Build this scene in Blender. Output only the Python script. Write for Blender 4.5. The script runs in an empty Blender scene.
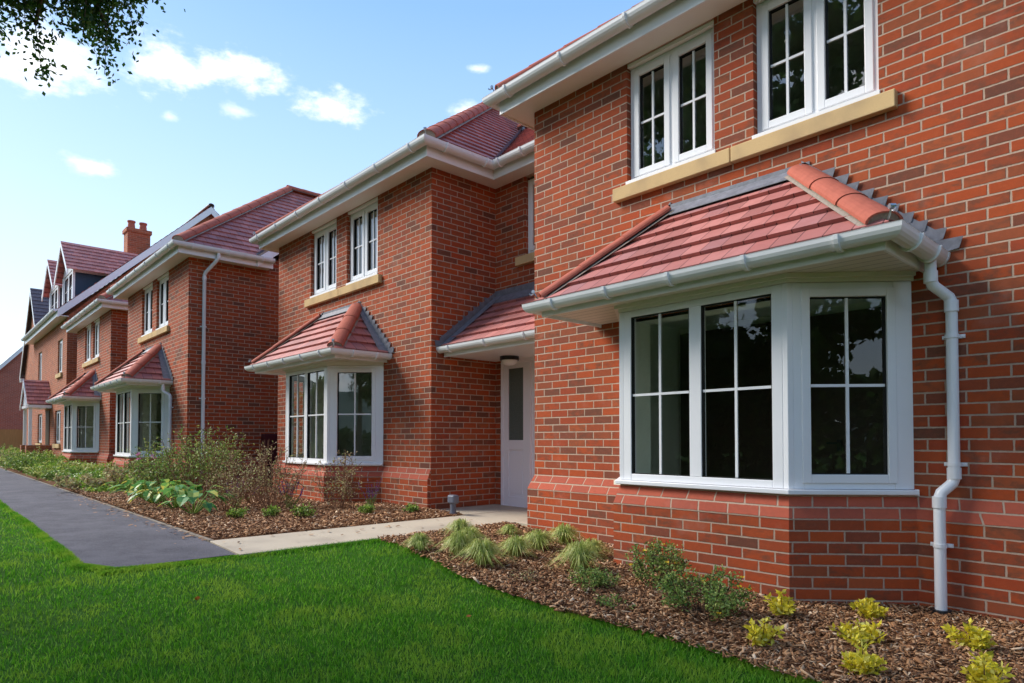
import bpy, math, random
import numpy as np
from mathutils import Vector
random.seed(7); rng = np.random.default_rng(7)
S = bpy.context.scene
COL = S.collection
R = math.radians

# ------------------------------------------------------------------ helpers
def tag(o, label=None, cat=None, group=None, kind=None):
    if label: o['label'] = label
    if cat: o['category'] = cat
    if group: o['group'] = group
    if kind: o['kind'] = kind
    return o

def empty(name, loc=(0, 0, 0), rz=0):
    o = bpy.data.objects.new(name, None); COL.objects.link(o)
    o.location = loc; o.rotation_euler = (0, 0, rz); o.empty_display_size = .2
    return o

class MB:
    def __init__(s): s.v = []; s.f = []; s.uv = []
    def face(s, pts, uv=None):
        n = len(s.v); s.v += [tuple(p) for p in pts]; s.f.append(tuple(range(n, n + len(pts))))
        s.uv.append(uv if uv else [(0, 0)] * len(pts))
    def prism(s, pts, vec, uv=None):
        vec = Vector(vec); a = [Vector(p) for p in pts]; b = [p + vec for p in a]; n = len(a)
        s.face(a, uv); s.face(b[::-1], uv[::-1] if uv else None)
        for i in range(n):
            j = (i + 1) % n; s.face([a[j], a[i], b[i], b[j]])
    def box(s, x0, x1, y0, y1, z0, z1):
        s.prism([(x0, y0, z0), (x1, y0, z0), (x1, y0, z1), (x0, y0, z1)], (0, y1 - y0, 0))
    def fbox(s, o, U, N, u0, u1, v0, v1, w0, w1):
        o = Vector(o); U = Vector(U); N = Vector(N); Z = Vector((0, 0, 1))
        P = lambda u, v, w: o + U * u + Z * v + N * w
        s.prism([P(u0, v0, w0), P(u1, v0, w0), P(u1, v1, w0), P(u0, v1, w0)], N * (w1 - w0))
    def tube(s, path, r, n=10, caps=True):
        path = [Vector(p) for p in path]; rings = []
        for i, p in enumerate(path):
            if i == 0: t = path[1] - p
            elif i == len(path) - 1: t = p - path[i - 1]
            else: t = (path[i + 1] - p).normalized() + (p - path[i - 1]).normalized()
            t.normalize()
            a = Vector((0, 1, 0)) if abs(t.y) < .9 else Vector((1, 0, 0))
            x = t.cross(a).normalized(); y = t.cross(x).normalized()
            rr = r[i] if isinstance(r, (list, tuple)) else r
            base = len(s.v)
            for k in range(n):
                an = 2 * math.pi * k / n
                s.v.append(tuple(p + x * (rr * math.cos(an)) + y * (rr * math.sin(an))))
            rings.append(base)
        for i in range(len(rings) - 1):
            for k in range(n):
                j = (k + 1) % n
                s.f.append((rings[i] + k, rings[i] + j, rings[i + 1] + j, rings[i + 1] + k)); s.uv.append([(0, 0)] * 4)
        if caps:
            s.f.append(tuple(rings[0] + k for k in range(n))[::-1]); s.uv.append([(0, 0)] * n)
            s.f.append(tuple(rings[-1] + k for k in range(n))); s.uv.append([(0, 0)] * n)
    def build(s, name, mat, parent=None, smooth=False, bevel=0, weld=False):
        me = bpy.data.meshes.new(name); me.from_pydata(s.v, [], s.f)
        l = me.uv_layers.new(name='UVMap')
        flat = [c for u in s.uv for p in u for c in p]
        l.data.foreach_set('uv', flat)
        me.materials.append(mat); me.update()
        if smooth:
            me.polygons.foreach_set('use_smooth', [True] * len(me.polygons))
            try: me.set_sharp_from_angle(angle=R(40))
            except Exception: pass
        o = bpy.data.objects.new(name, me); COL.objects.link(o)
        if parent: o.parent = parent
        if bevel:
            w = o.modifiers.new('w', 'WELD'); w.merge_threshold = .0002
            b = o.modifiers.new('b', 'BEVEL'); b.width = bevel; b.segments = 2; b.limit_method = 'ANGLE'
        return o

def npmesh(name, V, mat, parent=None):
    """V (n,k,3) array of n k-gons -> one mesh object"""
    n, k, _ = V.shape
    me = bpy.data.meshes.new(name)
    me.vertices.add(n * k); me.vertices.foreach_set('co', V.reshape(-1).astype(np.float32))
    me.loops.add(n * k); me.loops.foreach_set('vertex_index', np.arange(n * k, dtype=np.int32))
    me.polygons.add(n); me.polygons.foreach_set('loop_start', np.arange(0, n * k, k, dtype=np.int32))
    try: me.polygons.foreach_set('loop_total', np.full(n, k, dtype=np.int32))
    except Exception: pass
    me.update(calc_edges=True); me.validate()
    me.materials.append(mat)
    o = bpy.data.objects.new(name, me); COL.objects.link(o)
    if parent: o.parent = parent
    return o

def npmesh_idx(name, V, F, mat, parent=None):
    """V (m,3), F (n,k) indices"""
    n, k = F.shape
    me = bpy.data.meshes.new(name)
    me.vertices.add(len(V)); me.vertices.foreach_set('co', V.reshape(-1).astype(np.float32))
    me.loops.add(n * k); me.loops.foreach_set('vertex_index', F.reshape(-1).astype(np.int32))
    me.polygons.add(n); me.polygons.foreach_set('loop_start', np.arange(0, n * k, k, dtype=np.int32))
    try: me.polygons.foreach_set('loop_total', np.full(n, k, dtype=np.int32))
    except Exception: pass
    me.update(calc_edges=True); me.validate()
    me.materials.append(mat)
    o = bpy.data.objects.new(name, me); COL.objects.link(o)
    if parent: o.parent = parent
    return o

# ------------------------------------------------------------------ node helper
class NT:
    def __init__(s, name):
        s.m = bpy.data.materials.new(name); s.m.use_nodes = True; s.t = s.m.node_tree
        s.b = s.t.nodes['Principled BSDF']; s.out = s.t.nodes['Material Output']
    def n(s, ty, **kw):
        x = s.t.nodes.new(ty)
        for k, v in kw.items(): setattr(x, k, v)
        return x
    def inp(s, node, i, v):
        if v is None: return
        if isinstance(v, bpy.types.NodeSocket): s.t.links.new(v, node.inputs[i])
        else: node.inputs[i].default_value = v
    def M(s, op, a, b=None, c=None, clamp=False):
        x = s.n('ShaderNodeMath', operation=op, use_clamp=clamp)
        s.inp(x, 0, a); s.inp(x, 1, b); s.inp(x, 2, c); return x.outputs[0]
    def ss(s, x, a, b):
        m = s.n('ShaderNodeMapRange', interpolation_type='SMOOTHSTEP')
        s.inp(m, 0, x); s.inp(m, 1, a); s.inp(m, 2, b); return m.outputs[0]
    def ramp(s, f, stops, interp='LINEAR'):
        r = s.n('ShaderNodeValToRGB'); e = r.color_ramp.elements; r.color_ramp.interpolation = interp
        while len(e) < len(stops): e.new(.5)
        for i, (p, c) in enumerate(stops): e[i].position = p; e[i].color = (*c, 1)
        s.inp(r, 0, f); return r.outputs[0]
    def mix(s, f, a, b, mode='MIX'):
        x = s.n('ShaderNodeMix', data_type='RGBA', blend_type=mode)
        s.inp(x, 0, f)
        for i, v in ((6, a), (7, b)):
            if isinstance(v, tuple) and len(v) == 3: v = (*v, 1)
            s.inp(x, i, v)
        return x.outputs[2]
    def noise(s, vec, scale, detail=3, rough=.5, dim='3D'):
        x = s.n('ShaderNodeTexNoise', noise_dimensions=dim); s.inp(x, 'Vector', vec)
        x.inputs['Scale'].default_value = scale; x.inputs['Detail'].default_value = detail; x.inputs['Roughness'].default_value = rough
        return x.outputs['Fac']
    def xyz(s, x, y, z=0.0):
        c = s.n('ShaderNodeCombineXYZ'); s.inp(c, 0, x); s.inp(c, 1, y); s.inp(c, 2, z); return c.outputs[0]
    def wn(s, vec):
        w = s.n('ShaderNodeTexWhiteNoise', noise_dimensions='3D'); s.inp(w, 'Vector', vec); return w.outputs['Value']
    def bump(s, h, strength=.5, dist=.01):
        b = s.n('ShaderNodeBump'); b.inputs['Strength'].default_value = strength; b.inputs['Distance'].default_value = dist
        s.inp(b, 'Height', h); s.t.links.new(b.outputs[0], s.b.inputs['Normal'])
    def uv(s):
        u = s.n('ShaderNodeUVMap', uv_map='UVMap'); sp = s.n('ShaderNodeSeparateXYZ'); s.t.links.new(u.outputs[0], sp.inputs[0])
        return u.outputs[0], sp.outputs[0], sp.outputs[1]
    def obj(s): return s.n('ShaderNodeTexCoord').outputs['Object']
    def rnd(s): return s.n('ShaderNodeNewGeometry').outputs['Random Per Island']
    def set(s, color=None, rough=None, spec=None, metal=None):
        if color is not None:
            if isinstance(color, tuple) and len(color) == 3: color = (*color, 1)
            s.inp(s.b, 'Base Color', color)
        if rough is not None: s.inp(s.b, 'Roughness', rough)
        if spec is not None: s.b.inputs['Specular IOR Level'].default_value = spec
        if metal is not None: s.b.inputs['Metallic'].default_value = metal
        return s.m

def brick_mat(name, stops, mortar, smear=.55, bl=.225, ch=.075, mw=.0053, sat=1):
    t = NT(name); vec, u, v = t.uv()
    row = t.M('FLOOR', t.M('DIVIDE', v, ch))
    uo = t.M('ADD', t.M('DIVIDE', u, bl), t.M('MULTIPLY', t.M('MODULO', t.M('ADD', row, 200.0), 2.0), .5))
    # a few hundredths of wander in each course
    uo = t.M('ADD', uo, t.M('MULTIPLY', t.M('SUBTRACT', t.wn(t.xyz(row, 3.0, 1.0)), .5), .10))
    col = t.M('FLOOR', uo)
    fu = t.M('MULTIPLY', t.M('FRACT', uo), bl); fv = t.M('MULTIPLY', t.M('FRACT', t.M('DIVIDE', v, ch)), ch)
    du = t.M('MINIMUM', fu, t.M('SUBTRACT', bl, fu)); dv = t.M('MINIMUM', fv, t.M('SUBTRACT', ch, fv))
    d = t.M('MINIMUM', du, dv)
    nz = t.noise(vec, 90, 3); nz2 = t.noise(vec, 22, 2)
    d = t.M('ADD', d, t.M('MULTIPLY', t.M('SUBTRACT', nz, .5), .0035))
    d = t.M('ADD', d, t.M('MULTIPLY', t.M('SUBTRACT', nz2, .5), .0055))
    mask = t.ss(d, mw - .0012, mw + .0016)
    r1 = t.wn(t.xyz(col, row, 0.0)); r2 = t.wn(t.xyz(col, row, 5.0)); r3 = t.wn(t.xyz(col, row, 9.0))
    c = t.ramp(r1, stops)
    # smears: darker kiss marks in the middle of part of the bricks
    sm = t.noise(t.xyz(t.M('ADD', u, t.M('MULTIPLY', r3, 50.0)), t.M('MULTIPLY', v, 1.6), 0.0), 12, 3, .6)
    sm = t.M('MULTIPLY', t.ss(sm, .40, .68), t.M('MULTIPLY', t.ss(r2, .30, .95), smear))
    c = t.mix(sm, c, (.10, .055, .036))
    fb = t.noise(t.xyz(t.M('ADD', u, t.M('MULTIPLY', r1, 30.0)), t.M('ADD', v, r2), 0.0), 26, 4, .7)
    c = t.mix(t.M('MULTIPLY', t.ss(fb, .42, .72), .24), c, (.22, .085, .04)); c = t.mix(t.M('MULTIPLY', t.ss(fb, .55, .30), .22), c, (.50, .13, .05))
    g = t.noise(vec, 260, 3, .7)
    c = t.mix(t.M('MULTIPLY', t.ss(g, .35, .75), .30), c, (.44, .13, .055), 'MIX')
    ef = t.noise(vec, 2.3, 5, .65); c = t.mix(t.M('MULTIPLY', t.ss(ef, .56, .80), .22), c, (.55, .36, .30))
    w = t.noise(vec, .9, 3)
    c = t.mix(t.ss(w, .35, .75), c, t.mix(.22, c, (.10, .035, .03)))
    mc = t.mix(t.noise(vec, 60, 3), tuple(x * .8 for x in mortar), tuple(min(1, x * 1.15) for x in mortar))
    t.set(t.mix(mask, mc, c), t.M('ADD', .82, t.M('MULTIPLY', g, .1)), .25)
    h = t.M('ADD', t.M('MULTIPLY', mask, 1.0), t.M('MULTIPLY', g, .35))
    h = t.M('ADD', h, t.M('MULTIPLY', r2, .25))
    t.bump(h, .8, .006)
    return t.m

def tile_mat(name, stops, e=.19, w=.165, edge=.5):
    t = NT(name); vec, u, v = t.uv()
    row = t.M('FLOOR', t.M('DIVIDE', v, e))
    uo = t.M('ADD', t.M('DIVIDE', u, w), t.M('MULTIPLY', t.M('MODULO', t.M('ADD', row, 200.0), 2.0), .5))
    col = t.M('FLOOR', uo); fu = t.M('MULTIPLY', t.M('FRACT', uo), w)
    d = t.M('MINIMUM', fu, t.M('SUBTRACT', w, fu))
    r1 = t.wn(t.xyz(col, row, 2.0)); g = t.noise(vec, 140, 3, .7); g2 = t.noise(vec, 9, 3)
    c = t.ramp(r1, stops)
    li = t.noise(vec, 55, 4, .7); c = t.mix(t.M('MULTIPLY', t.ss(li, .55, .75), .45), c, (.30, .20, .17))
    c = t.mix(t.M('MULTIPLY', t.ss(g2, .4, .7), .35), c, tuple(x * .75 for x in stops[-1][1]))
    c = t.mix(t.M('MULTIPLY', g, .22), c, (.5, .22, .18))
    j = t.ss(t.M('ADD', d, t.M('MULTIPLY', t.M('SUBTRACT', g, .5), .003)), .002, .005)
    c = t.mix(j, tuple(x * .35 for x in stops[0][1]), c)
    t.set(c, .6, .45)
    t.bump(t.M('ADD', t.M('MULTIPLY', j, .5), t.M('ADD', t.M('MULTIPLY', g, .25), t.M('MULTIPLY', r1, .5))), .6, .006)
    return t.m

def plain(name, c, rough=.5, spec=.4, nscale=30, namt=.12, bump=.0, metal=0, stretch=None):
    t = NT(name); o = t.obj()
    if stretch:
        mp = t.n('ShaderNodeMapping'); t.t.links.new(o, mp.inputs[0]); mp.inputs['Scale'].default_value = stretch; o = mp.outputs[0]
    f = t.noise(o, nscale, 4, .6)
    col = t.mix(f, tuple(x * (1 - namt) for x in c), tuple(min(1, x * (1 + namt)) for x in c))
    t.set(col, rough, spec, metal)
    if bump: t.bump(f, bump, .01)
    return t.m

def leaf_mat(name, stops, rough=.5, trans=.35):
    t = NT(name); c = t.ramp(t.rnd(), stops)
    t.set(c, rough, .3)
    tr = t.n('ShaderNodeBsdfTranslucent'); t.t.links.new(c, tr.inputs[0])
    mx = t.n('ShaderNodeMixShader'); mx.inputs[0].default_value = trans
    t.t.links.new(t.b.outputs[0], mx.inputs[1]); t.t.links.new(tr.outputs[0], mx.inputs[2]); t.t.links.new(mx.outputs[0], t.out.inputs[0])
    return t.m

MORT = (.49, .35, .26)
BR = brick_mat('brick_red', [(0, (.13, .050, .034)), (.08, (.21, .058, .034)), (.20, (.38, .062, .018)), (.5, (.48, .076, .015)), (.72, (.38, .050, .016)), (.86, (.30, .074, .030)), (1, (.47, .095, .028))], MORT, smear=.72)
BRS = brick_mat('brick_special', [(0, (.45, .09, .055)), (.5, (.52, .11, .065)), (1, (.40, .085, .055))], MORT, smear=.08)
BRO = brick_mat('brick_orange', [(0, (.26, .085, .045)), (.3, (.46, .13, .055)), (.7, (.40, .10, .045)), (1, (.52, .17, .075))], (.42, .27, .19), smear=.3)
BRF = brick_mat('brick_far', [(0, (.38, .11, .085)), (.5, (.50, .145, .10)), (1, (.44, .12, .09))], (.50, .34, .28), smear=.2)
TILE = tile_mat('roof_tile_red', [(0, (.30, .10, .09)), (.3, (.44, .145, .125)), (.6, (.52, .19, .165)), (.8, (.33, .14, .145)), (1, (.43, .13, .11))])
SLATE = tile_mat('roof_slate', [(0, (.05, .055, .07)), (.5, (.075, .08, .10)), (1, (.06, .06, .075))])
HIP = plain('hip_tile', (.42, .115, .075), .8, .2, 14, .28, .35)
MORTAR = plain('mortar', (.34, .28, .23), .95, .1, 60, .3, .6)
LEAD = plain('lead', (.17, .175, .205), .55, .45, 16, .6, .4)
WARM = plain('warm_trim', (.86, .82, .78), .35, .4, 5, .03)
WHITE = plain('white_upvc', (.86, .855, .87), .28, .5, 5, .02)
GUT = plain('white_gutter', (.80, .80, .81), .32, .5, 6, .05)
SEAL = plain('rubber_seal', (.012, .012, .012), .6, .3)
DOOR = plain('door_white', (.84, .81, .86), .35, .5, 6, .02)
NAVY = plain('cheek_navy', (.02, .045, .09), .5, .4, 6, .15)
CREAM = plain('plaster', (.86, .88, .74), .9, .1, 4, .03)
CARPET = plain('carpet', (.62, .57, .48), .95, .05, 80, .2)
INDOOR = plain('inner_door', (.07, .045, .03), .4, .4, 10, .2)
MAROON = plain('maroon_cabinet', (.075, .012, .018), .45, .4, 8, .1)
GREY = plain('grey_plastic', (.13, .14, .18), .45, .4, 12, .1)
BLACK = plain('black_plastic', (.012, .012, .014), .4, .5)
METAL = plain('galvanised', (.45, .46, .48), .35, .5, 20, .2, 0, .9)
WOODF = plain('fence_wood', (.48, .25, .10), .8, .2, 3, .35, .2, 0, (1, 14, .6))
BARK = plain('tree_bark', (.13, .10, .075), .9, .1, 8, .5, .8, 0, (1, 1, .25))
TWIG = plain('twig', (.10, .06, .04), .9, .1, 20, .3)
STEMR = plain('dry_stem', (.22, .12, .075), .9, .1, 20, .3)
SLATEC = plain('slate_stone', (.05, .05, .055), .7, .3, 20, .3, .3)

def stone_mat():
    t = NT('reconstituted_stone'); o = t.obj()
    f = t.noise(o, 120, 3, .7); g = t.noise(o, 3, 3)
    c = t.mix(f, (.60, .41, .20), (.72, .51, .26)); c = t.mix(t.ss(g, .4, .8), c, (.46, .32, .18))
    t.set(c, .9, .15); t.bump(f, .3, .004); return t.m
STONE = stone_mat()

def soffit_mat():
    t = NT('soffit_board'); o = t.obj(); sp = t.n('ShaderNodeSeparateXYZ'); t.t.links.new(o, sp.inputs[0])
    f = t.M('MULTIPLY', t.M('FRACT', t.M('MULTIPLY', sp.outputs[1], 10.0)), .1)
    d = t.M('MINIMUM', f, t.M('SUBTRACT', .1, f)); m = t.ss(d, .002, .005)
    t.set(t.mix(m, (.25, .24, .22), (.76, .70, .63)), .45, .4); t.bump(m, .8, .004); return t.m
SOFFIT = soffit_mat()

def glass_mat(nm='window_glass', F0=.21):
    t = NT(nm); t.t.nodes.remove(t.b)
    gl = t.n('ShaderNodeBsdfGlossy'); gl.inputs['Roughness'].default_value = 0.0
    f = t.noise(t.obj(), 1.3, 1)
    bp = t.n('ShaderNodeBump'); bp.inputs['Strength'].default_value = .008; bp.inputs['Distance'].default_value = .02
    t.t.links.new(f, bp.inputs['Height']); t.t.links.new(bp.outputs[0], gl.inputs['Normal'])
    tr = t.n('ShaderNodeBsdfTransparent'); tr.inputs[0].default_value = (.93, .96, .93, 1)
    gm = t.n('ShaderNodeNewGeometry'); vd = t.n('ShaderNodeVectorMath', operation='DOT_PRODUCT'); t.t.links.new(gm.outputs['Normal'], vd.inputs[0]); t.t.links.new(gm.outputs['Incoming'], vd.inputs[1])
    cs = t.M('ABSOLUTE', vd.outputs['Value']); fres = t.M('ADD', F0, t.M('MULTIPLY', .8, t.M('POWER', t.M('SUBTRACT', 1.0, cs), 4.5)), clamp=True)
    mx = t.n('ShaderNodeMixShader')
    t.t.links.new(fres, mx.inputs[0])
    t.t.links.new(tr.outputs[0], mx.inputs[1]); t.t.links.new(gl.outputs[0], mx.inputs[2]); t.t.links.new(mx.outputs[0], t.out.inputs[0])
    return t.m
GLASS = glass_mat()
CLEAR = glass_mat('clear_glass', .08)
OBSC = plain('patterned_glass', (.10, .13, .12), .25, .5, 60, .5, .4)

def ground_mats():
    t = NT('lawn_soil'); o = t.obj()
    f = t.noise(o, 18, 4, .7); g = t.noise(o, 1.1, 4)
    c = t.mix(f, (.018, .06, .006), (.05, .14, .014)); c = t.mix(t.ss(g, .4, .7), c, (.03, .08, .01))
    t.set(c, .95, .05); t.bump(f, .8, .03); lawn = t.m
    t = NT('asphalt'); o = t.obj()
    f = t.noise(o, 120, 5, .85); g = t.noise(o, 2.6, 6, .7); v = t.n('ShaderNodeTexVoronoi'); t.t.links.new(o, v.inputs['Vector']); v.inputs['Scale'].default_value = 130
    c = t.mix(t.ss(f, .3, .7), (.022, .021, .026), (.145, .137, .160))
    c = t.mix(t.ss(g, .35, .7), c, t.mix(.5, c, (.17, .16, .18)))
    t.set(c, .85, .25); t.bump(t.M('ADD', f, t.M('MULTIPLY', v.outputs['Distance'], 1.0)), .7, .006); asp = t.m
    t = NT('concrete_slab'); o = t.obj()
    f = t.noise(o, 150, 3, .7); g = t.noise(o, 2.2, 4)
    c = t.mix(f, (.44, .37, .28), (.56, .48, .37)); c = t.mix(t.ss(g, .35, .75), c, (.38, .32, .25))
    t.set(c, .92, .15); t.bump(f, .3, .004); slab = t.m
    t = NT('bark_soil'); o = t.obj()
    f = t.noise(o, 45, 4, .7); g = t.noise(o, 5, 3)
    c = t.ramp(f, [(.25, (.05, .022, .010)), (.5, (.16, .07, .032)), (.75, (.30, .15, .075))])
    t.set(c, .95, .1); t.bump(f, 1, .03); soil = t.m
    return lawn, asp, slab, soil
LAWN, ASPH, SLAB, SOIL = ground_mats()
CHIP = leaf_mat('bark_chip', [(0, (.08, .032, .014)), (.2, (.18, .078, .033)), (.5, (.32, .15, .065)), (.75, (.43, .23, .11)), (.93, (.56, .35, .20)), (1, (.68, .52, .36))], .85, 0)
def grass_mat(stops):
    t = NT('grass_blade'); c = t.ramp(t.rnd(), stops); f = t.noise(t.obj(), 2.4, 4, .65); g = t.noise(t.obj(), .55, 2)
    c = t.mix(t.M('MULTIPLY', t.ss(f, .46, .62), .85), c, (.30, .47, .045)); c = t.mix(t.M('MULTIPLY', t.ss(g, .5, .75), .4), c, (.04, .19, .01)); t.set(c, .5, .3)
    tr = t.n('ShaderNodeBsdfTranslucent'); t.t.links.new(c, tr.inputs[0]); mx = t.n('ShaderNodeMixShader'); mx.inputs[0].default_value = .4
    t.t.links.new(t.b.outputs[0], mx.inputs[1]); t.t.links.new(tr.outputs[0], mx.inputs[2]); t.t.links.new(mx.outputs[0], t.out.inputs[0]); return t.m
GRASS = grass_mat([(0, (.05, .20, .010)), (.4, (.10, .32, .014)), (.75, (.16, .41, .022)), (1, (.32, .52, .08))])
L_TREE = leaf_mat('tree_leaf', [(0, (.015, .055, .010)), (.5, (.045, .13, .02)), (1, (.13, .22, .04))], .45, .42)
L_SHRUB = leaf_mat('shrub_leaf', [(0, (.08, .17, .03)), (.5, (.22, .35, .07)), (1, (.46, .50, .15))], .5, .3)
L_YEL = leaf_mat('yellow_leaf', [(0, (.35, .36, .03)), (.25, (.72, .62, .04)), (.7, (.88, .74, .06)), (1, (.90, .84, .25))], .45, .35)
L_DRY = leaf_mat('dry_leaf', [(0, (.28, .19, .10)), (.35, (.52, .37, .21)), (.65, (.42, .50, .17)), (1, (.68, .56, .34))], .7, .25)
L_TUFT = leaf_mat('tuft_blade', [(0, (.18, .27, .04)), (.5, (.42, .49, .11)), (1, (.72, .70, .30))], .5, .3)
L_HOSTA = leaf_mat('broad_leaf', [(0, (.06, .20, .05)), (.5, (.16, .40, .10)), (.8, (.45, .55, .12)), (1, (.75, .62, .12))], .4, .35)
L_LOW = leaf_mat('low_leaf', [(0, (.07, .18, .02)), (.5, (.22, .38, .05)), (1, (.48, .56, .12))], .5, .3)
F_YEL = leaf_mat('yellow_petal', [(0, (.8, .5, .02)), (1, (.9, .65, .05))], .5, .3)
F_PUR = leaf_mat('purple_petal', [(0, (.10, .04, .25)), (1, (.22, .08, .42))], .5, .3)
F_PNK = leaf_mat('pink_petal', [(0, (.6, .12, .35)), (1, (.75, .25, .5))], .5, .3)
AUT = leaf_mat('autumn_leaf', [(0, (.35, .09, .02)), (1, (.5, .2, .04))], .6, .2)

# ------------------------------------------------------------------ building helpers
VOFF = .921
def wallrect(mb, p0, p1, z0, z1, holes=(), u0=0., rev=.10, rmb=None):
    """brick wall from p0 to p1 in plan, outside on the right hand of the travel; holes (a0,a1,z0,z1)"""
    p0 = Vector((*p0, 0)); p1 = Vector((*p1, 0)); L = (p1 - p0).length; U = (p1 - p0) / L; N = Vector((U.y, -U.x, 0))
    us = sorted({0., L} | {h[0] for h in holes} | {h[1] for h in holes}); zs = sorted({z0, z1} | {h[2] for h in holes} | {h[3] for h in holes})
    P = lambda u, z, w=0: p0 + U * u + Vector((0, 0, z)) + N * w
    for a, b in zip(us, us[1:]):
        for c, d in zip(zs, zs[1:]):
            m, n = (a + b) / 2, (c + d) / 2
            if any(h[0] < m < h[1] and h[2] < n < h[3] for h in holes): continue
            mb.face([P(a, c), P(b, c), P(b, d), P(a, d)], [(u0 + a, c + VOFF), (u0 + b, c + VOFF), (u0 + b, d + VOFF), (u0 + a, d + VOFF)])
    for a, b, c, d in holes:
        for (q0, q1, ua, ub) in ((P(a, c), P(a, c, -rev), a, a - rev), (P(b, c, -rev), P(b, c), b + rev, b)):
            z = Vector((0, 0, d - c))
            mb.face([q0, q1, q1 + z, q0 + z], [(u0 + ua, c + VOFF), (u0 + ub, c + VOFF), (u0 + ub, d + VOFF), (u0 + ua, d + VOFF)])
        mb.face([P(a, d), P(b, d), P(b, d, -rev), P(a, d, -rev)])
        mb.face([P(a, c, -rev), P(b, c, -rev), P(b, c), P(a, c)])
    return u0 + L

def offsets(path):
    n = len(path); out = []
    ds = [(Vector(path[i + 1]) - Vector(path[i])).normalized() for i in range(n - 1)]
    ns = [Vector((d.y, -d.x)) for d in ds]
    for i in range(n):
        if i == 0: out.append(ns[0])
        elif i == n - 1: out.append(ns[-1])
        else:
            a, b = ns[i - 1], ns[i]; out.append((a + b) / (1 + a.dot(b)))
    return out
def sweep(mb, path, prof, closed=False, caps=False, uvz=False, u0=0.):
    nn = offsets(path); P = [Vector(p) for p in path]
    dist = [u0]
    for i in range(1, len(P)): dist.append(dist[-1] + (P[i] - P[i - 1]).length)
    Q = lambda i, k: (P[i].x + nn[i].x * prof[k][0], P[i].y + nn[i].y * prof[k][0], prof[k][1])
    m = len(prof)
    for i in range(len(P) - 1):
        for k in range(m if closed else m - 1):
            j = (k + 1) % m
            uv = [(dist[i], prof[j][1] + VOFF), (dist[i + 1], prof[j][1] + VOFF), (dist[i + 1], prof[k][1] + VOFF), (dist[i], prof[k][1] + VOFF)] if uvz else None
            mb.face([Q(i, j), Q(i + 1, j), Q(i + 1, k), Q(i, k)], uv)
    if caps:
        mb.face([Q(0, k) for k in range(m)]); mb.face([Q(len(P) - 1, k) for k in range(m)][::-1])

def rectprof(o0, o1, z0, z1): return [(o0, z1), (o1, z1), (o1, z0), (o0, z0)]

def subpath(path, s0, s1):
    """piece of a polyline between arc lengths (kept inside one straight run)"""
    acc = 0
    for a, b in zip(path, path[1:]):
        a = Vector(a); b = Vector(b); L = (b - a).length
        if acc <= s0 and s1 <= acc + L + 1e-6:
            d = (b - a) / L; return [tuple(a + d * (s0 - acc)), tuple(a + d * (s1 - acc))]
        acc += L
    return None

def gutter(parent, path, zt, r=.057, brk=True, spacing=.8, off=.004, DF=1.25):
    """half-round gutter hung on the fascia line 'path', rim at zt"""
    mb = MB(); c = off + r; n = 10
    outer = [(c - r * math.cos(math.pi * k / n), zt - r * DF * math.sin(math.pi * k / n)) for k in range(n + 1)]
    inner = [(c + (r - .005) * math.cos(math.pi * k / n), zt - (r - .005) * DF * math.sin(math.pi * k / n)) for k in range(n + 1)]
    prof = outer + [(c + r + .002, zt + .005), (c + r - .006, zt + .005)] + inner
    sweep(mb, path, prof[::-1], closed=True, caps=False)
    for i, s in ((0, -1), (-1, 1)):
        sub = [path[0], path[1]] if i == 0 else [path[-2], path[-1]]
        a, b = Vector(sub[0]), Vector(sub[1]); d = (b - a).normalized()
        e = (a - d * .008, a + d * .02) if i == 0 else (b - d * .02, b + d * .008)
        ro = r + .005
        arc = [(c - ro * math.cos(math.pi * k / n), zt + .004 - ro * DF * math.sin(math.pi * k / n)) for k in range(n + 1)]
        sweep(mb, [tuple(e[0]), tuple(e[1])], arc[::-1], closed=True, caps=True)
    g = mb.build('gutter', GUT, parent, smooth=True)
    if brk:
        tot = sum((Vector(b) - Vector(a)).length for a, b in zip(path, path[1:]))
        acc = 0; ss = []
        for a, b in zip(path, path[1:]):
            L = (Vector(b) - Vector(a)).length
            if L > .35:
                k = max(1, round(L / spacing)); inset = min(.22, L * .3)
                for q in range(k + 1): ss.append(acc + inset + (L - 2 * inset) * q / k)
            acc += L
        for s in ss:
            sp = subpath(path, s - .013, s + .013)
            if not sp: continue
            ro = r + .014
            arc = [(c - ro * math.cos(math.pi * k / n), zt + .003 - ro * DF * math.sin(math.pi * k / n)) for k in range(n + 1)]
            arc2 = [(c - (r - .001) * math.cos(math.pi * k / n), zt + .003 - (r - .001) * DF * math.sin(math.pi * k / n)) for k in range(n + 1)]
            m2 = MB(); sweep(m2, sp, (arc + arc2[::-1])[::-1], closed=True, caps=True); m2.build('gutter_bracket', WHITE, g, smooth=True)
    return g

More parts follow.
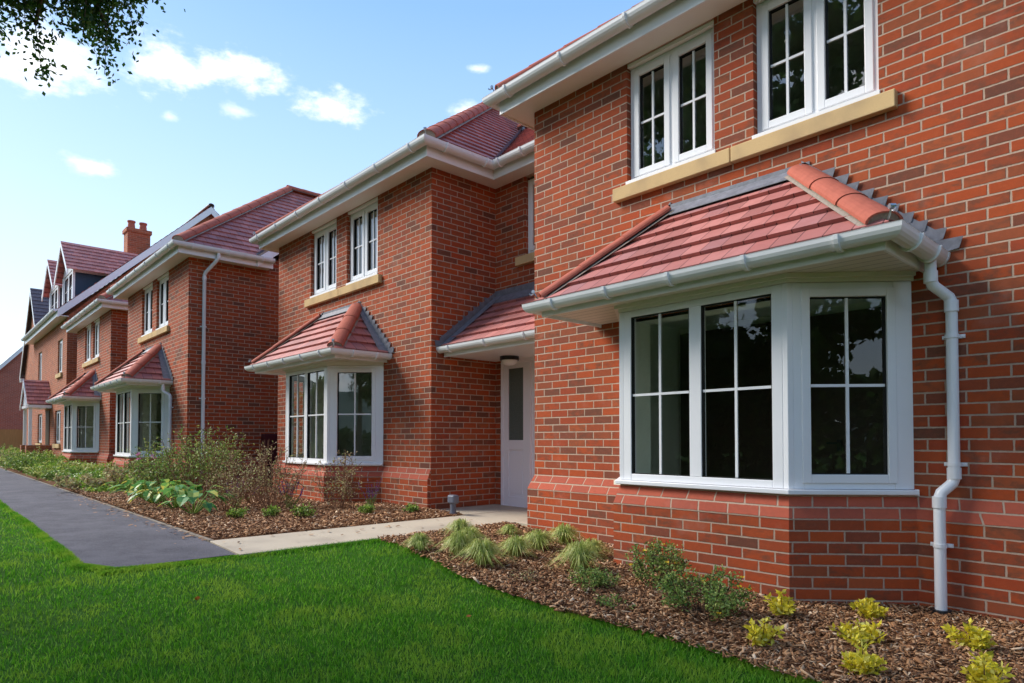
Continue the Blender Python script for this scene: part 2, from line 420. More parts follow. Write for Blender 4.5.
def clip(poly, fn):
    out = []
    for i in range(len(poly)):
        a, b = poly[i], poly[(i + 1) % len(poly)]; fa, fb = fn(a), fn(b)
        if fa >= 0: out.append(a)
        if (fa >= 0) != (fb >= 0):
            t = fa / (fa - fb); out.append((a[0] + (b[0] - a[0]) * t, a[1] + (b[1] - a[1]) * t))
    return out
def roof_slope(mb, poly, U, e=.19, t=.024, s_off=0.):
    """tiled slope: poly 3d (convex, planar, poly[0] on the eave), U horizontal eave direction; stepped courses"""
    U = Vector(U).normalized(); P = [Vector(p) for p in poly]
    n = (P[1] - P[0]).cross(P[2] - P[0]).normalized()
    if n.z < 0: n = -n
    Sd = n.cross(U).normalized()
    if Sd.z < 0: Sd = -Sd
    o = P[0]; q = [((p - o).dot(U), (p - o).dot(Sd)) for p in P]
    smax = max(a[1] for a in q); k = 0
    while k * e < smax:
        a, b = k * e, min((k + 1) * e, smax)
        c = clip(clip(q, lambda p: p[1] - a + 1e-6), lambda p: b - p[1] + 1e-6)
        if len(c) >= 3:
            hgt = lambda s: t * (1 - (s - a) / e) + .003
            pts = [o + U * x + Sd * y + n * hgt(y) for x, y in c]
            mb.face(pts, [(x + 50, y * .999 + .0005) for x, y in c])
            lo = [p for p in c if abs(p[1] - a) < 1e-4]
            if len(lo) >= 2:
                x0, x1 = min(p[0] for p in lo), max(p[0] for p in lo)
                mb.face([o + U * x0 + Sd * a - n * .004, o + U * x1 + Sd * a - n * .004, o + U * x1 + Sd * a + n * (t + .003), o + U * x0 + Sd * a + n * (t + .003)],
                        [(x0 + 50, a), (x1 + 50, a), (x1 + 50, a + .01), (x0 + 50, a + .01)])
        k += 1

def hip_run(parent, p0, p1, name='hip_tile', r=.105, seg=.40, end=True, mat=None, clipm=True, flat=.72):
    p0 = Vector(p0); p1 = Vector(p1); d = (p1 - p0); L = d.length; d /= L
    s = d.cross(Vector((0, 0, 1))).normalized(); n = s.cross(d)
    k = max(1, round(L / seg)); seg = L / k; mb = MB(); N = 12
    for i in range(k):
        a = p0 + d * (seg * i - (.02 if i else 0)); b = p0 + d * seg * (i + 1)
        ra, rb = r + .010, r
        A = []; B = []; Ai = []; Bi = []
        for j in range(N + 1):
            th = R(-8) + (math.pi + R(16)) * j / N
            w = s * math.cos(th) + n * (math.sin(th) * flat)
            A.append(a + w * ra); B.append(b + w * rb); Ai.append(a + w * (ra - .016)); Bi.append(b + w * (rb - .016))
        for j in range(N):
            mb.face([A[j + 1], A[j], B[j], B[j + 1]]); mb.face([Ai[j], Ai[j + 1], Bi[j + 1], Bi[j]]); mb.face([A[j], A[j + 1], Ai[j + 1], Ai[j]])
    h = mb.build(name, mat or HIP, parent, smooth=True)
    if end:
        m = MB(); a = p0 + d * .012; ring = [a + s * (math.cos(math.pi * j / N) * (r - .008)) + n * (math.sin(math.pi * j / N) * flat * (r - .008)) for j in range(N + 1)]
        m.prism([a - s * (r - .008) - n * .05] + ring[::-1] + [a + s * (r - .008) - n * .05], d * .03)
        m.build('mortar_fill', MORTAR, parent)
        if clipm:
            m = MB(); q = p0 - d * .03 + Vector((0, 0, .0))
            m.tube([q - n * .06, q + n * .085], .006, 6); m.tube([q + n * .085, q + n * .085 - d * .03, q + n * .105 - d * .04], .007, 6)
            m.tube([q + n * .10 - s * .016, q + n * .10 + s * .016], .016, 8)
            m.build('hip_iron', METAL, parent)
    # mortar bedding along both edges
    for sg in (-1, 1):
        m = MB(); a = p0 + s * sg * (r + .002) - n * .022; b = p1 + s * sg * (r - .004) - n * .022
        m.prism([a, a + s * sg * .018 - n * .012, a - s * sg * .03 - n * .012, a - s * sg * .03 + n * .012], (b - a)); m.build('mortar_bed', MORTAR, parent)
    return h

def stepped_flashing(parent, xlow, zlow, xhigh, zhigh, plane, band=.10, tip=.085):
    """stepped lead on a wall. plane(a, z, w) -> 3d; (xlow,zlow) foot, (xhigh,zhigh) head of the abutment line"""
    mb = MB(); sg = 1 if xlow > xhigh else -1
    X = lambda z: xlow + (xhigh - xlow) * (z - zlow) / (zhigh - zlow)
    def pr(pts, w0, w1):
        a = [Vector(plane(x, z, w0)) for x, z in pts]; b = Vector(plane(pts[0][0], pts[0][1], w1)) - a[0]; mb.prism(a, b)
    pr([(X(zlow), zlow), (X(zlow) + sg * .0, zlow + band), (X(zhigh), zhigh + band * .6), (X(zhigh), zhigh)], .003, .010)
    z = math.ceil((zlow + .03 + VOFF) / .075) * .075 - VOFF
    while z < zhigh + .02:
        x0 = X(z - .075); j = random.uniform(-.016, .012)
        pr([(x0 - sg * .01, z - .085), (x0 + sg * (tip * .80 + j), z - .068), (x0 + sg * (tip + j), z + .003), (X(z) - sg * .04, z + .003)], .0105 + random.random() * .003, .016)
        z += .075
    return mb.build('lead_flashing', LEAD, parent)

def window(parent, o, U, N, w, h, lights, name='window', fr=.062, bev=.004, mat=None, sash_out=.012, glz=None, midh=.5):
    """o lower-left outer corner, lights = [(u0,u1,casement,nv,nh)] in window coordinates (outer edges of each light opening)"""
    o = Vector(o); U = Vector(U); N = Vector(N); mat = mat or WHITE
    f = MB(); us = [l[0] for l in lights] + [l[1] for l in lights]
    # stiles and rails as one frame mesh without overlaps: rails between outer stiles
    f.fbox(o, U, N, 0, lights[0][0], 0, h, -.07, 0); f.fbox(o, U, N, lights[-1][1], w, 0, h, -.07, 0)
    for a, b in zip(lights, lights[1:]): f.fbox(o, U, N, a[1], b[0], fr, h - fr, -.07, -.001)
    f.fbox(o, U, N, lights[0][0], lights[-1][1], 0, fr, -.069, -.001); f.fbox(o, U, N, lights[0][0], lights[-1][1], h - fr, h, -.069, -.001)
    W = f.build(name, mat, parent, bevel=bev)
    for (a, b, cas, nv, nh) in lights:
        c, d = fr, h - fr
        ins = .0
        if cas:
            s = MB(); k = .045; e = .004; a2, b2, c2, d2 = a - .012, b + .012, c - .012, d + .012
            s.fbox(o, U, N, a2, a + k, c2, d2, -.05, sash_out); s.fbox(o, U, N, b - k, b2, c2, d2, -.05, sash_out)
            s.fbox(o, U, N, a + k, b - k, c2, c + k, -.049, sash_out - .001); s.fbox(o, U, N, a + k, b - k, d - k, d2, -.049, sash_out - .001)
            s.build('sash', mat, W, bevel=bev); a, b, c, d = a + k, b - k, c + k, d - k
        g = MB(); g.fbox(o, U, N, a, a + .007, c, d, -.045, -.008); g.fbox(o, U, N, b - .007, b, c, d, -.045, -.008)
        g.fbox(o, U, N, a + .007, b - .007, c, c + .007, -.0445, -.0085); g.fbox(o, U, N, a + .007, b - .007, d - .007, d, -.0445, -.0085)
        g.build('glazing_seal', SEAL, W)
        g = MB(); P = lambda u, v: o + U * u + Vector((0, 0, v)) + N * -.026
        g.face([P(a, c), P(b, c), P(b, d), P(a, d)]); g.build('glass', glz or GLASS, W)
        bm = MB(); t = .0095
        zs = [c + (d - c) * midh * (i + 1) if nh == 1 else c + (d - c) * (i + 1) / (nh + 1) for i in range(nh)]
        for i in range(nv):
            x = a + (b - a) * (i + 1) / (nv + 1); bm.fbox(o, U, N, x - t, x + t, c + .007, d - .007, -.0245, -.014)
        for z in zs:
            xs = [a + .007] + [v for i in range(nv) for v in (a + (b - a) * (i + 1) / (nv + 1) - t, a + (b - a) * (i + 1) / (nv + 1) + t)] + [b - .007]
            for x0, x1 in zip(xs[::2], xs[1::2]): bm.fbox(o, U, N, x0, x1, z - t, z + t, -.0245, -.0145)
        if nv or nh: bm.build('glazing_bar', mat, W)
    return W

def room(parent, x0, x1, y0, y1, z0, z1, mat=None, side=None):
    m = MB()
    m.face([(x0, y0, z0), (x0, y1, z0), (x0, y1, z1), (x0, y0, z1)])
    if side:   # opening (ya, yb, za, zb, x outer) through the right wall, added for daylight
        ops, za, zb, xo = side; ys = [y0] + [v for o_ in ops for v in o_] + [y1]
        for a, b in zip(ys[::2], ys[1::2]): m.face([(x1, b, z0), (x1, a, z0), (x1, a, z1), (x1, b, z1)])
        for ya, yb in ops:
            for a, b, c, d in ((ya, yb, z0, za), (ya, yb, zb, z1)): m.face([(x1, b, c), (x1, a, c), (x1, a, d), (x1, b, d)])
            for a, b in (((ya, za), (yb, za)), ((yb, za), (yb, zb)), ((yb, zb), (ya, zb)), ((ya, zb), (ya, za))): m.face([(x1, a[0], a[1]), (xo, a[0], a[1]), (xo, b[0], b[1]), (x1, b[0], b[1])])
    else: m.face([(x1, y1, z0), (x1, y0, z0), (x1, y0, z1), (x1, y1, z1)])
    m.face([(x0, y1, z0), (x1, y1, z0), (x1, y1, z1), (x0, y1, z1)]); m.face([(x0, y0, z1), (x1, y0, z1), (x1, y1, z1), (x0, y1, z1)])
    m.build('room_wall', mat or CREAM, parent)
    m = MB(); m.face([(x0, y0, z0), (x1, y0, z0), (x1, y1, z0), (x0, y1, z0)]); m.build('room_floor', CARPET, parent)

def downpipe(parent, pts, r=.034, cols=(), clips=(), wall_n=(0, -1, 0), shoe=False):
    m = MB(); m.tube(pts, r, 14)
    P = m.build('downpipe', WHITE, parent, smooth=True)
    for (x, y, z) in cols:
        c = MB(); c.tube([(x, y, z - .035), (x, y, z + .035)], r + .006, 14); c.build('pipe_socket', WHITE, P, smooth=True)
    for (x, y, z) in clips:
        c = MB(); c.tube([(x, y, z - .012), (x, y, z + .012)], r + .005, 14)
        W = Vector(wall_n); T = Vector((-W.y, W.x, 0)); q = Vector((x, y, z)) - W * (r + .012)
        c.fbox(q, T, W, -.062, .062, -.012, .012, 0, .010)
        c.tube([q + T * .052 + W * .01, q + T * .052 + W * .022], .008, 6); c.tube([q - T * .052 + W * .01, q - T * .052 + W * .022], .008, 6)
        c.build('pipe_clip', WHITE, P, smooth=True)
    if shoe:
        x, y, z = pts[-1]; c = MB(); c.tube([(x, y, z - .02), (x, y, z + .045)], [r + .03, r + .024], 14); c.build('drain_collar', BLACK, P, smooth=True)
    return P

# ------------------------------------------------------------------ bay window unit (local: wall at y=0)
def bay_base_path(bx): return [(bx - 1.08, 0), (bx - .70, -.561), (bx + .70, -.561), (bx + 1.285, 0)]
def bay(parent, bx, detail=2, pipe=False, inner=True, side=None):
    zb, zt = .772, 2.15
    path = bay_base_path(bx)
    m = MB(); sweep(m, path, rectprof(-.09, .042, .738, .770), closed=True, caps=True); m.build('window_sill', WHITE, parent, bevel=.005)
    m = MB(); sweep(m, path, rectprof(-.09, .014, zt + .002, 2.205), closed=True, caps=True); m.build('window_head', WARM, parent, bevel=.004)
    N0 = Vector((0, -1, 0)); U0 = Vector((1, 0, 0)); hh = zt - zb
    inset = .035
    # front face: two fixed lights
    window(parent, (bx - .70 + inset, -.561, zb), U0, N0, 1.40 - 2 * inset, hh, [(.075, .615, False, 1, 1), (.715, 1.255, False, 1, 1)], 'bay_window', fr=.052, glz=CLEAR if side else None)
    for s in (-1, 1):
        if s > 0: a = Vector((bx + .70, -.561, 0)); b = Vector((bx + 1.285, 0, 0))
        else: a = Vector((bx - 1.08, 0, 0)); b = Vector((bx - .70, -.561, 0))
        U = (b - a).normalized(); L = (b - a).length; N = Vector((U.y, -U.x, 0))
        o = a + U * (inset if s > 0 else .005) + Vector((0, 0, zb)); w = L - inset - .005
        li = (.065, w - .12, True, 1, 1) if s > 0 else (.12, w - .065, True, 1, 1)
        window(parent, o, U, N, w, hh, [li], 'bay_window', fr=.052, glz=CLEAR if side else None)
        # corner post
        c = Vector((bx + s * .70, -.561, 0)); m = MB()
        if s > 0: p = [c - U0 * inset, c + U * inset, c + U * inset - N * .07, c - U0 * inset + Vector((0, .07, 0))]; p = [p[0], c + (N0 + N).normalized() * .004, p[1], p[2], p[3]]
        else: p = [c - U * inset, c + (N0 + N).normalized() * .004, c + U0 * inset, c + U0 * inset + Vector((0, .07, 0)), c - U * inset - N * .07]
        m.prism([(q.x, q.y, zb) for q in p], (0, 0, hh)); m.build('corner_post', WHITE, parent, bevel=.004)
    # soffit, fascia, gutter
    fx, fy = 1.375, -.80
    m = MB(); m.box(bx - fx + .012, bx + fx - .012, fy + .012, -.004, 2.207, 2.217); m.build('bay_soffit', SOFFIT, parent)
    fp = [(bx - fx, -.005), (bx - fx, fy), (bx + fx, fy), (bx + fx, -.005)]
    m = MB(); sweep(m, fp, rectprof(-.018, 0, 2.180, 2.285), closed=True, caps=True); m.build('bay_fascia', WHITE, parent, bevel=.003)
    # inner lower trim moulding
    m = MB(); sweep(m, path, rectprof(.015, .045, 2.178, 2.206), closed=True, caps=True); m.build('trim', WARM, parent)
    gutter(parent, fp, 2.288, r=.060, spacing=.62)
    # roof
    ex, ey, ze, zr, hx = 1.415, -.84, 2.297, 3.075, .57
    T = MB()
    A, B = (bx - ex, ey, ze), (bx + ex, ey, ze); C, D = (bx + hx, -.012, zr), (bx - hx, -.012, zr)
    roof_slope(T, [A, B, C, D], (1, 0, 0), .187, .030)
    roof_slope(T, [B, (bx + ex, -.012, ze), C], (0, 1, 0), .187, .030)
    roof_slope(T, [(bx - ex, -.012, ze), A, D], (0, -1, 0), .187, .030)
    rf = T.build('bay_roof', TILE, parent)
    for s in (-1, 1):
        hip_run(rf, (bx + s * (ex - .045), ey + .045, ze + .040), (bx + s * (hx - .0), -.03, zr + .012), seg=.42, r=.098, flat=.62)
        stepped_flashing(rf, bx + s * (ex + .02), ze + .02, bx + s * hx, zr + .03, lambda a, z, w: (a, -w, z), band=.13, tip=.115)
        # soaker lying on the side slope
        sm = MB(); a = Vector((bx + s * (ex - .01), -.006, ze + .045)); b = Vector((bx + s * (hx + .02), -.006, zr + .05)); w = Vector((0, -.15, 0))
        pts = [a, b, b + w * .55, a + w]
        if s < 0: pts = pts[::-1]
        sm.prism(pts, (0, 0, .006)); sm.build('lead_soaker', LEAD, rf)
    m = MB(); m.fbox((bx, 0, 0), (1, 0, 0), (0, -1, 0), -hx - .08, hx + .06, zr - .01, zr + .085, .003, .010)
    m.prism([(bx - hx - .06, -.012, zr + .045), (bx - hx - .14, -.125, zr - .052), (bx + hx + .10, -.125, zr - .052), (bx + hx + .05, -.012, zr + .045)], (0, 0, .007))
    m.build('lead_flashing', LEAD, rf)
    if pipe:
        x = bx + fx + .058
        X2 = x + .082; X3 = x + .018
        downpipe(parent, [(x, -.165, 2.25), (x, -.165, 2.10), (x + .012, -.155, 2.065), (X2 - .012, -.062, 2.00), (X2, -.052, 1.965), (X2, -.052, .86), (X2 - .01, -.06, .825), (X3 + .01, -.117, .77), (X3, -.125, .735), (X3, -.125, .0)],
                 cols=[(x, -.165, 2.12), (X2, -.052, 1.94), (X2, -.052, .89), (X3, -.125, .71)], clips=[(X2, -.052, 1.75), (X2, -.052, .945), (X3, -.125, .44)], shoe=True)
    if inner:
        # plastered reveals of the bay opening and the room behind it
        m = MB()
        for q in (-1.05, 1.2): m.box(bx + q - .02, bx + q + .02, -.01, .33, .2, 2.2)
        m.build('room_reveal', CREAM, parent)
        room(parent, bx - 1.95, bx + 1.9, .32, 2.25, .17, 2.5, side=side)
        m = MB(); m.face([(bx - 1.2, .32, 2.2), (bx + 1.2, .32, 2.2), (bx + 1.2, .0, 2.2), (bx - 1.2, .0, 2.2)])
        m.face([(bx - 1.9, .32, .17), (bx - 1.05, .32, .17), (bx - 1.05, .32, 2.5), (bx - 1.9, .32, 2.5)]); m.face([(bx + 1.2, .32, .17), (bx + 1.9, .32, .17), (bx + 1.9, .32, 2.5), (bx + 1.2, .32, 2.5)])
        m.box(bx - 1.2, bx + 1.2, -.02, .3, .68, .72)
        m.build('room_lining', CREAM, parent)
        m = MB(); m.box(bx - 1.9, bx + .43, 2.19, 2.24, .18, 2.42); dd = m.build('inner_door', INDOOR, parent)
        m = MB(); m.box(bx - .02, bx + .02, 2.15, 2.19, .98, 1.10); m.box(bx - .12, bx + .02, 2.135, 2.15, 1.055, 1.075); m.build('door_handle', BLACK, dd)

# ------------------------------------------------------------------ a house of the row
ZTOP = 4.645
def row_house(root, xl, xr, bx, ml, mr, rl, rr, ym=1.09, detail=2, wrap=(True, True), bay_pipe=False, side_window=False, wins=((-1.045, -.145), (.195, 1.10))):
    """xl,xr wall ends of the projecting front; ml,mr ends of main body walls; rl,rr roof ends (or None for a gable end)"""
    zb = -.3; g0 = 0.
    SW0, SW1, SZ0, SZ1 = bx - 1.175, bx + 1.215, 3.333, 3.455
    wz0, wz1 = 3.485, 4.615
    W = MB(); u = 0.
    # main body left, projection left side, front, projection right side, main body right
    if ml < xl - .01: u = wallrect(W, (ml, ym), (xl, ym), zb, ZTOP, u0=u)
    u = wallrect(W, (xl, ym), (xl, 0), zb, ZTOP, u0=u)
    holes = [(bx + a - xl, bx + b - xl, wz0 - .004, wz1) for a, b in wins] + [(bx - 1.05 - xl, bx + 1.2 - xl, .70, 2.2)]
    wx0 = u
    u = wallrect(W, (xl, 0), (xr, 0), zb, ZTOP, holes, u0=u, rev=.11)
    u = wallrect(W, (xr, 0), (xr, ym), zb, ZTOP, [(.34, 1.05, .25, 2.42)] if side_window else [], u0=u)
    rec = []
    if mr > xr + .01:
        if detail >= 2: rec = [(.14, mr - xr - .035, .10, 2.183), (.60, 1.55, 3.55, wz1)]
        u = wallrect(W, (xr, ym), (mr, ym), zb, ZTOP, rec, u0=u, rev=.09)
    # side and gable walls of the main body
    ZM = 6.75 if detail > 1 else 6.1; sl0 = (7.38 - 4.777) / 3.25; ymw = ym - .30 + (ZM - 4.777) / sl0; yb = 2 * ymw - ym
    yr = 3.5; zrid = 7.38; x1 = max(xr, mr); x0 = min(xl, ml)
    xe = xr + .285; ze = 4.777; oy = .27
    y_e = ym - .24
    sl = (zrid - ze) / (yr - y_e)
    for X, need, d in ((x1, True, 1), (x0, True, -1)):
        pts = [(X, ym, zb), (X, yb, zb), (X, yb, ZTOP), (X, ymw, ZM - .1), (X, ym, ZTOP)]
        if d > 0 and side_window: wallrect(W, (X, ym), (X, yb), zb, ZTOP, [(1.13 - ym, 2.2 - ym, .25, 2.42)], u0=u); pts = pts[2:]
        if d < 0: pts = pts[::-1]
        W.face(pts, [((p[1] + u) * d, p[2] + VOFF) for p in pts])
    W.face([(x1, yb, zb), (x0, yb, zb), (x0, yb, ZTOP), (x1, yb, ZTOP)], [(0, 0), (x1 - x0, 0), (x1 - x0, ZTOP - zb), (0, ZTOP - zb)])
    walls = W.build('wall', BR, root)
    # plinth with sloping cap courses
    path = ([(xl, ym)] if wrap[0] else []) + [(xl, 0)] + bay_base_path(bx) + [(xr, 0)] + ([(xr, ym)] if wrap[1] else [])
    u0 = wx0 - (ym if wrap[0] else 0)
    m = MB(); sweep(m, path, [(.055, .579), (.055, zb)], uvz=True, u0=u0)
    nn = offsets(path)
    for i in (0, -1):
        p = Vector(path[i]); q = p + nn[i] * .055
        m.face([(p.x, p.y, zb), (q.x, q.y, zb), (q.x, q.y, .579), (p.x, p.y, .729)], [(0, 0), (.055, 0), (.055, .8), (0, .95)])
    m.build('plinth', BR, root)
    m = MB(); sweep(m, path, [(-.001, .735), (.057, .583), (.057, .575)], uvz=True, u0=u0 + .1); m.build('plinth_cap', BRS, root)
    # stone sill, in two pieces
    mid = (SW0 + SW1) / 2
    st = MB(); st.box(SW0, mid - .004, -.055, .06, SZ0, SZ1); st.box(mid + .004, SW1, -.055, .06, SZ0, SZ1)
    st.build('stone_sill', STONE, root, bevel=.006)
    # upper windows
    for a, b in wins:
        w = b - a
        window(root, (bx + a + .003, .055, wz0 + .02), (1, 0, 0), (0, -1, 0), w - .006, wz1 - wz0 - .06, [(.055, w / 2 - .03, True, 1, 1), (w / 2 + .03, w - .061, True, 1, 1)], fr=.05, midh=.5)
        m = MB(); m.box(bx + a - .01, bx + b + .01, -.012, .1, wz0 - .012, wz0 + .018); m.build('window_sill', WHITE, root, bevel=.003)
        m = MB(); m.box(bx + a + .0, bx + b - .0, .01, .1, wz1 - .038, wz1 - .004); m.build('window_head', WHITE, root, bevel=.003)
    room(root, bx - 2.0, bx + 2.0, .16, 3.4, 2.9, 5.0)
    m = MB(); m.box(bx - .16, bx + .18, .115, .17, 2.9, 5.0); m.box(bx - 2.0, bx - 1.05, .115, .17, 2.9, 5.); m.box(bx + 1.07, bx + 2., .115, .17, 2.9, 5.); m.box(bx - 1.05, bx + 1.07, .115, .17, 2.9, 3.47); m.build('room_lining', CREAM, root)
    # bay
    bay(root, bx, detail, bay_pipe, side=([(.34, 1.05), (1.13, 2.2)], .25, 2.42, xr - .1) if side_window else None)
    if side_window:  # unseen windows added so daylight brightens the bay room
        for y_, w_ in ((.34, .71), (1.13, 1.07)): window(root, (xr - .04, y_, .25), (0, 1, 0), (1, 0, 0), w_, 2.17, [(.06, w_ - .06, True, 1, 1)], fr=.06)
    # eaves: soffit, fascia, gutter
    o = .265; fp = []
    ends_l = ml < xl - .01; ends_r = mr > xr + .01
    if rl is not None: fp += [(rl, ym - o), (xl - o, ym - o)]
    else: fp += [(xl - o, ym - o + .28)]
    fp += [(xl - o, -o), (xr + o, -o)]
    if rr is not None: fp += [(xr + o, ym - o), (rr, ym - o)]
    else: fp += [(xr + o, ym - o + .28)]
    m = MB(); sweep(m, fp, rectprof(-.02, 0, 4.600, 4.77), closed=True, caps=True); m.build('fascia', WHITE, root, bevel=.003)
    m = MB(); sweep(m, fp, rectprof(-o - .01, -.021, 4.618, 4.630), closed=True, caps=True); m.build('soffit', WARM, root)
    gutter(root, fp, 4.782, r=.066, spacing=.85)
    # roof
    T = MB(); exl, exr = xl - .30, xr + .30; ey = -.30; cx = (xl + xr) / 2; ay = 3.02
    yE = ym - .30; yR = yE + 3.25; zm = ZM; f = (zm - ze) / (zrid - ze); ymr = yE + (yR - yE) * f; vr, vl = exr + (cx - exr) * f, exl + (cx - exl) * f; Y3 = ymr + 2.6
    roof_slope(T, [(exl, ey, ze), (exr, ey, ze), (cx, ay, zrid)], (1, 0, 0))
    roof_slope(T, [(exr, ey, ze), (exr, yE, ze), (cx, yR, zrid), (cx, ay, zrid)], (0, 1, 0))
    roof_slope(T, [(exl, yE, ze), (exl, ey, ze), (cx, ay, zrid), (cx, yR, zrid)], (0, -1, 0))
    roof_slope(T, [(vr, ymr, zm), (vr, Y3, zm), (cx, Y3, zrid), (cx, yR, zrid)], (0, 1, 0))
    roof_slope(T, [(vl, Y3, zm), (vl, ymr, zm), (cx, yR, zrid), (cx, Y3, zrid)], (0, -1, 0))
    T.face([(vl, Y3, zm - .3), (vr, Y3, zm - .3), (cx, Y3, zrid)])
    R1 = rr if rr is not None else exr - .001; L1 = rl if rl is not None else exl + .001
    if rr is None: R1 = exr + .001
    if rl is None: L1 = exl - .001
    roof_slope(T, [(exr - .002, yE, ze), (R1, yE, ze), (R1, ymr, zm), (vr, ymr, zm)], (1, 0, 0))
    roof_slope(T, [(L1, yE, ze), (exl + .002, yE, ze), (vl, ymr, zm), (L1, ymr, zm)], (1, 0, 0))
    ybk = 2 * ymr - yE; RR = max(R1, exr); LL = min(L1, exl)
    roof_slope(T, [(RR, ybk, ze), (LL, ybk, ze), (LL, ymr, zm), (RR, ymr, zm)], (-1, 0, 0))
    rf = T.build('roof', TILE, root)
    # hips, ridge, valleys
    for ex in (exl, exr): hip_run(rf, (ex + (.03 if ex < cx else -.03), ey + .03, ze + .055), (cx, ay, zrid + .05), r=.115, seg=.45, clipm=(detail >= 2))
    yE = yE
    hip_run(rf, (cx, ay - .05, zrid + .055), (cx, Y3, zrid + .055), 'ridge_tile', r=.115, seg=.45, end=False)
    hip_run(rf, (LL, ymr, zm + .055), (vl, ymr, zm + .055), 'ridge_tile', r=.115, seg=.45, end=False)
    hip_run(rf, (vr, ymr, zm + .055), (RR, ymr, zm + .055), 'ridge_tile', r=.115, seg=.45, end=False)
    vm = MB()
    for ex in (exl, exr):
        a = Vector((ex, yE, ze + .03)); b = Vector((cx, yR, zrid + .03)); s = Vector((.055, .055 if ex < cx else -.055, 0))
        h1 = Vector((.0, 0, .022)); vm.prism([a - s + h1, a + h1 * .0, a + s + h1, a - h1], b - a)
    vm.build('valley_lead', LEAD, rf)
    # gable verges
    for X, is_g, d in ((RR, rr is None, 1), (LL, rl is None, -1)):
        if not is_g: continue
        m = MB()
        a = Vector((X, yE + .0, ze - .005)); b = Vector((X, ymr, zm - .005)); dn = Vector((0, 0, -.19))
        m.prism([a, b, b + dn, a + dn + Vector((0, 0, 0))], (-d * .022, 0, 0))
        c = Vector((X, ybk, ze - .005)); mq = MB(); mq.prism([b, c, c + dn, b + dn], (-d * .022, 0, 0)); mq.build('barge_board', WHITE, root)
        m.prism([(X - d * .0225, yE + .0, 4.602), (X - d * .0225, yE + .33, 4.602), (X - d * .0225, yE + .33, 4.9), (X - d * .0225, yE, 4.78)], (-d * .02, 0, 0))
        m.build('barge_board', WHITE, root, bevel=.003)
        m = MB(); m.prism([a + Vector((0, 0, .0)), b, b + Vector((0, 0, .05)), a + Vector((0, 0, .05))], (d * -.03, 0, 0)); m.build('verge', MORTAR, rf)
    return walls

# ------------------------------------------------------------------ the row: four houses with bays
def house(loc, label, **kw):
    r = empty('brick_house', loc); tag(r, label, 'house', 'new brick houses with bay windows'); row_house(r, **kw); return r

Y1, Y3 = 4.834, 3.795
h1 = house((-2.63, Y1, 0), 'nearest red brick house filling the right side of the view',
           xl=-2.275, xr=2.29, bx=0., ml=-2.275, mr=2.29, rl=None, rr=None, ym=1.09, bay_pipe=True, side_window=True)
h2 = house((-9.22, Y1, 0), 'second house from the right, with a tiled porch canopy over its white front door',
           xl=-2.36, xr=2.43, bx=0., ml=-2.36, mr=4.315, rl=None, rr=3.99, ym=1.09, wrap=(True, False))
h3 = house((-15.78, Y3, 0), 'third brick house, with two white downpipes and a bay beside the tall airy shrubs',
           xl=-2.42, xr=2.46, bx=0., ml=-4.32, mr=2.46, rl=-4.05, rr=None, ym=1.5, bay_pipe=True, detail=1)
h4 = house((-22.70, Y3, 0), 'fourth brick house with a bay, wedged between the downpiped house and the dormered one',
           xl=-2.4, xr=2.6, bx=0., ml=-2.4, mr=2.6, rl=None, rr=None, ym=1.5, detail=1)

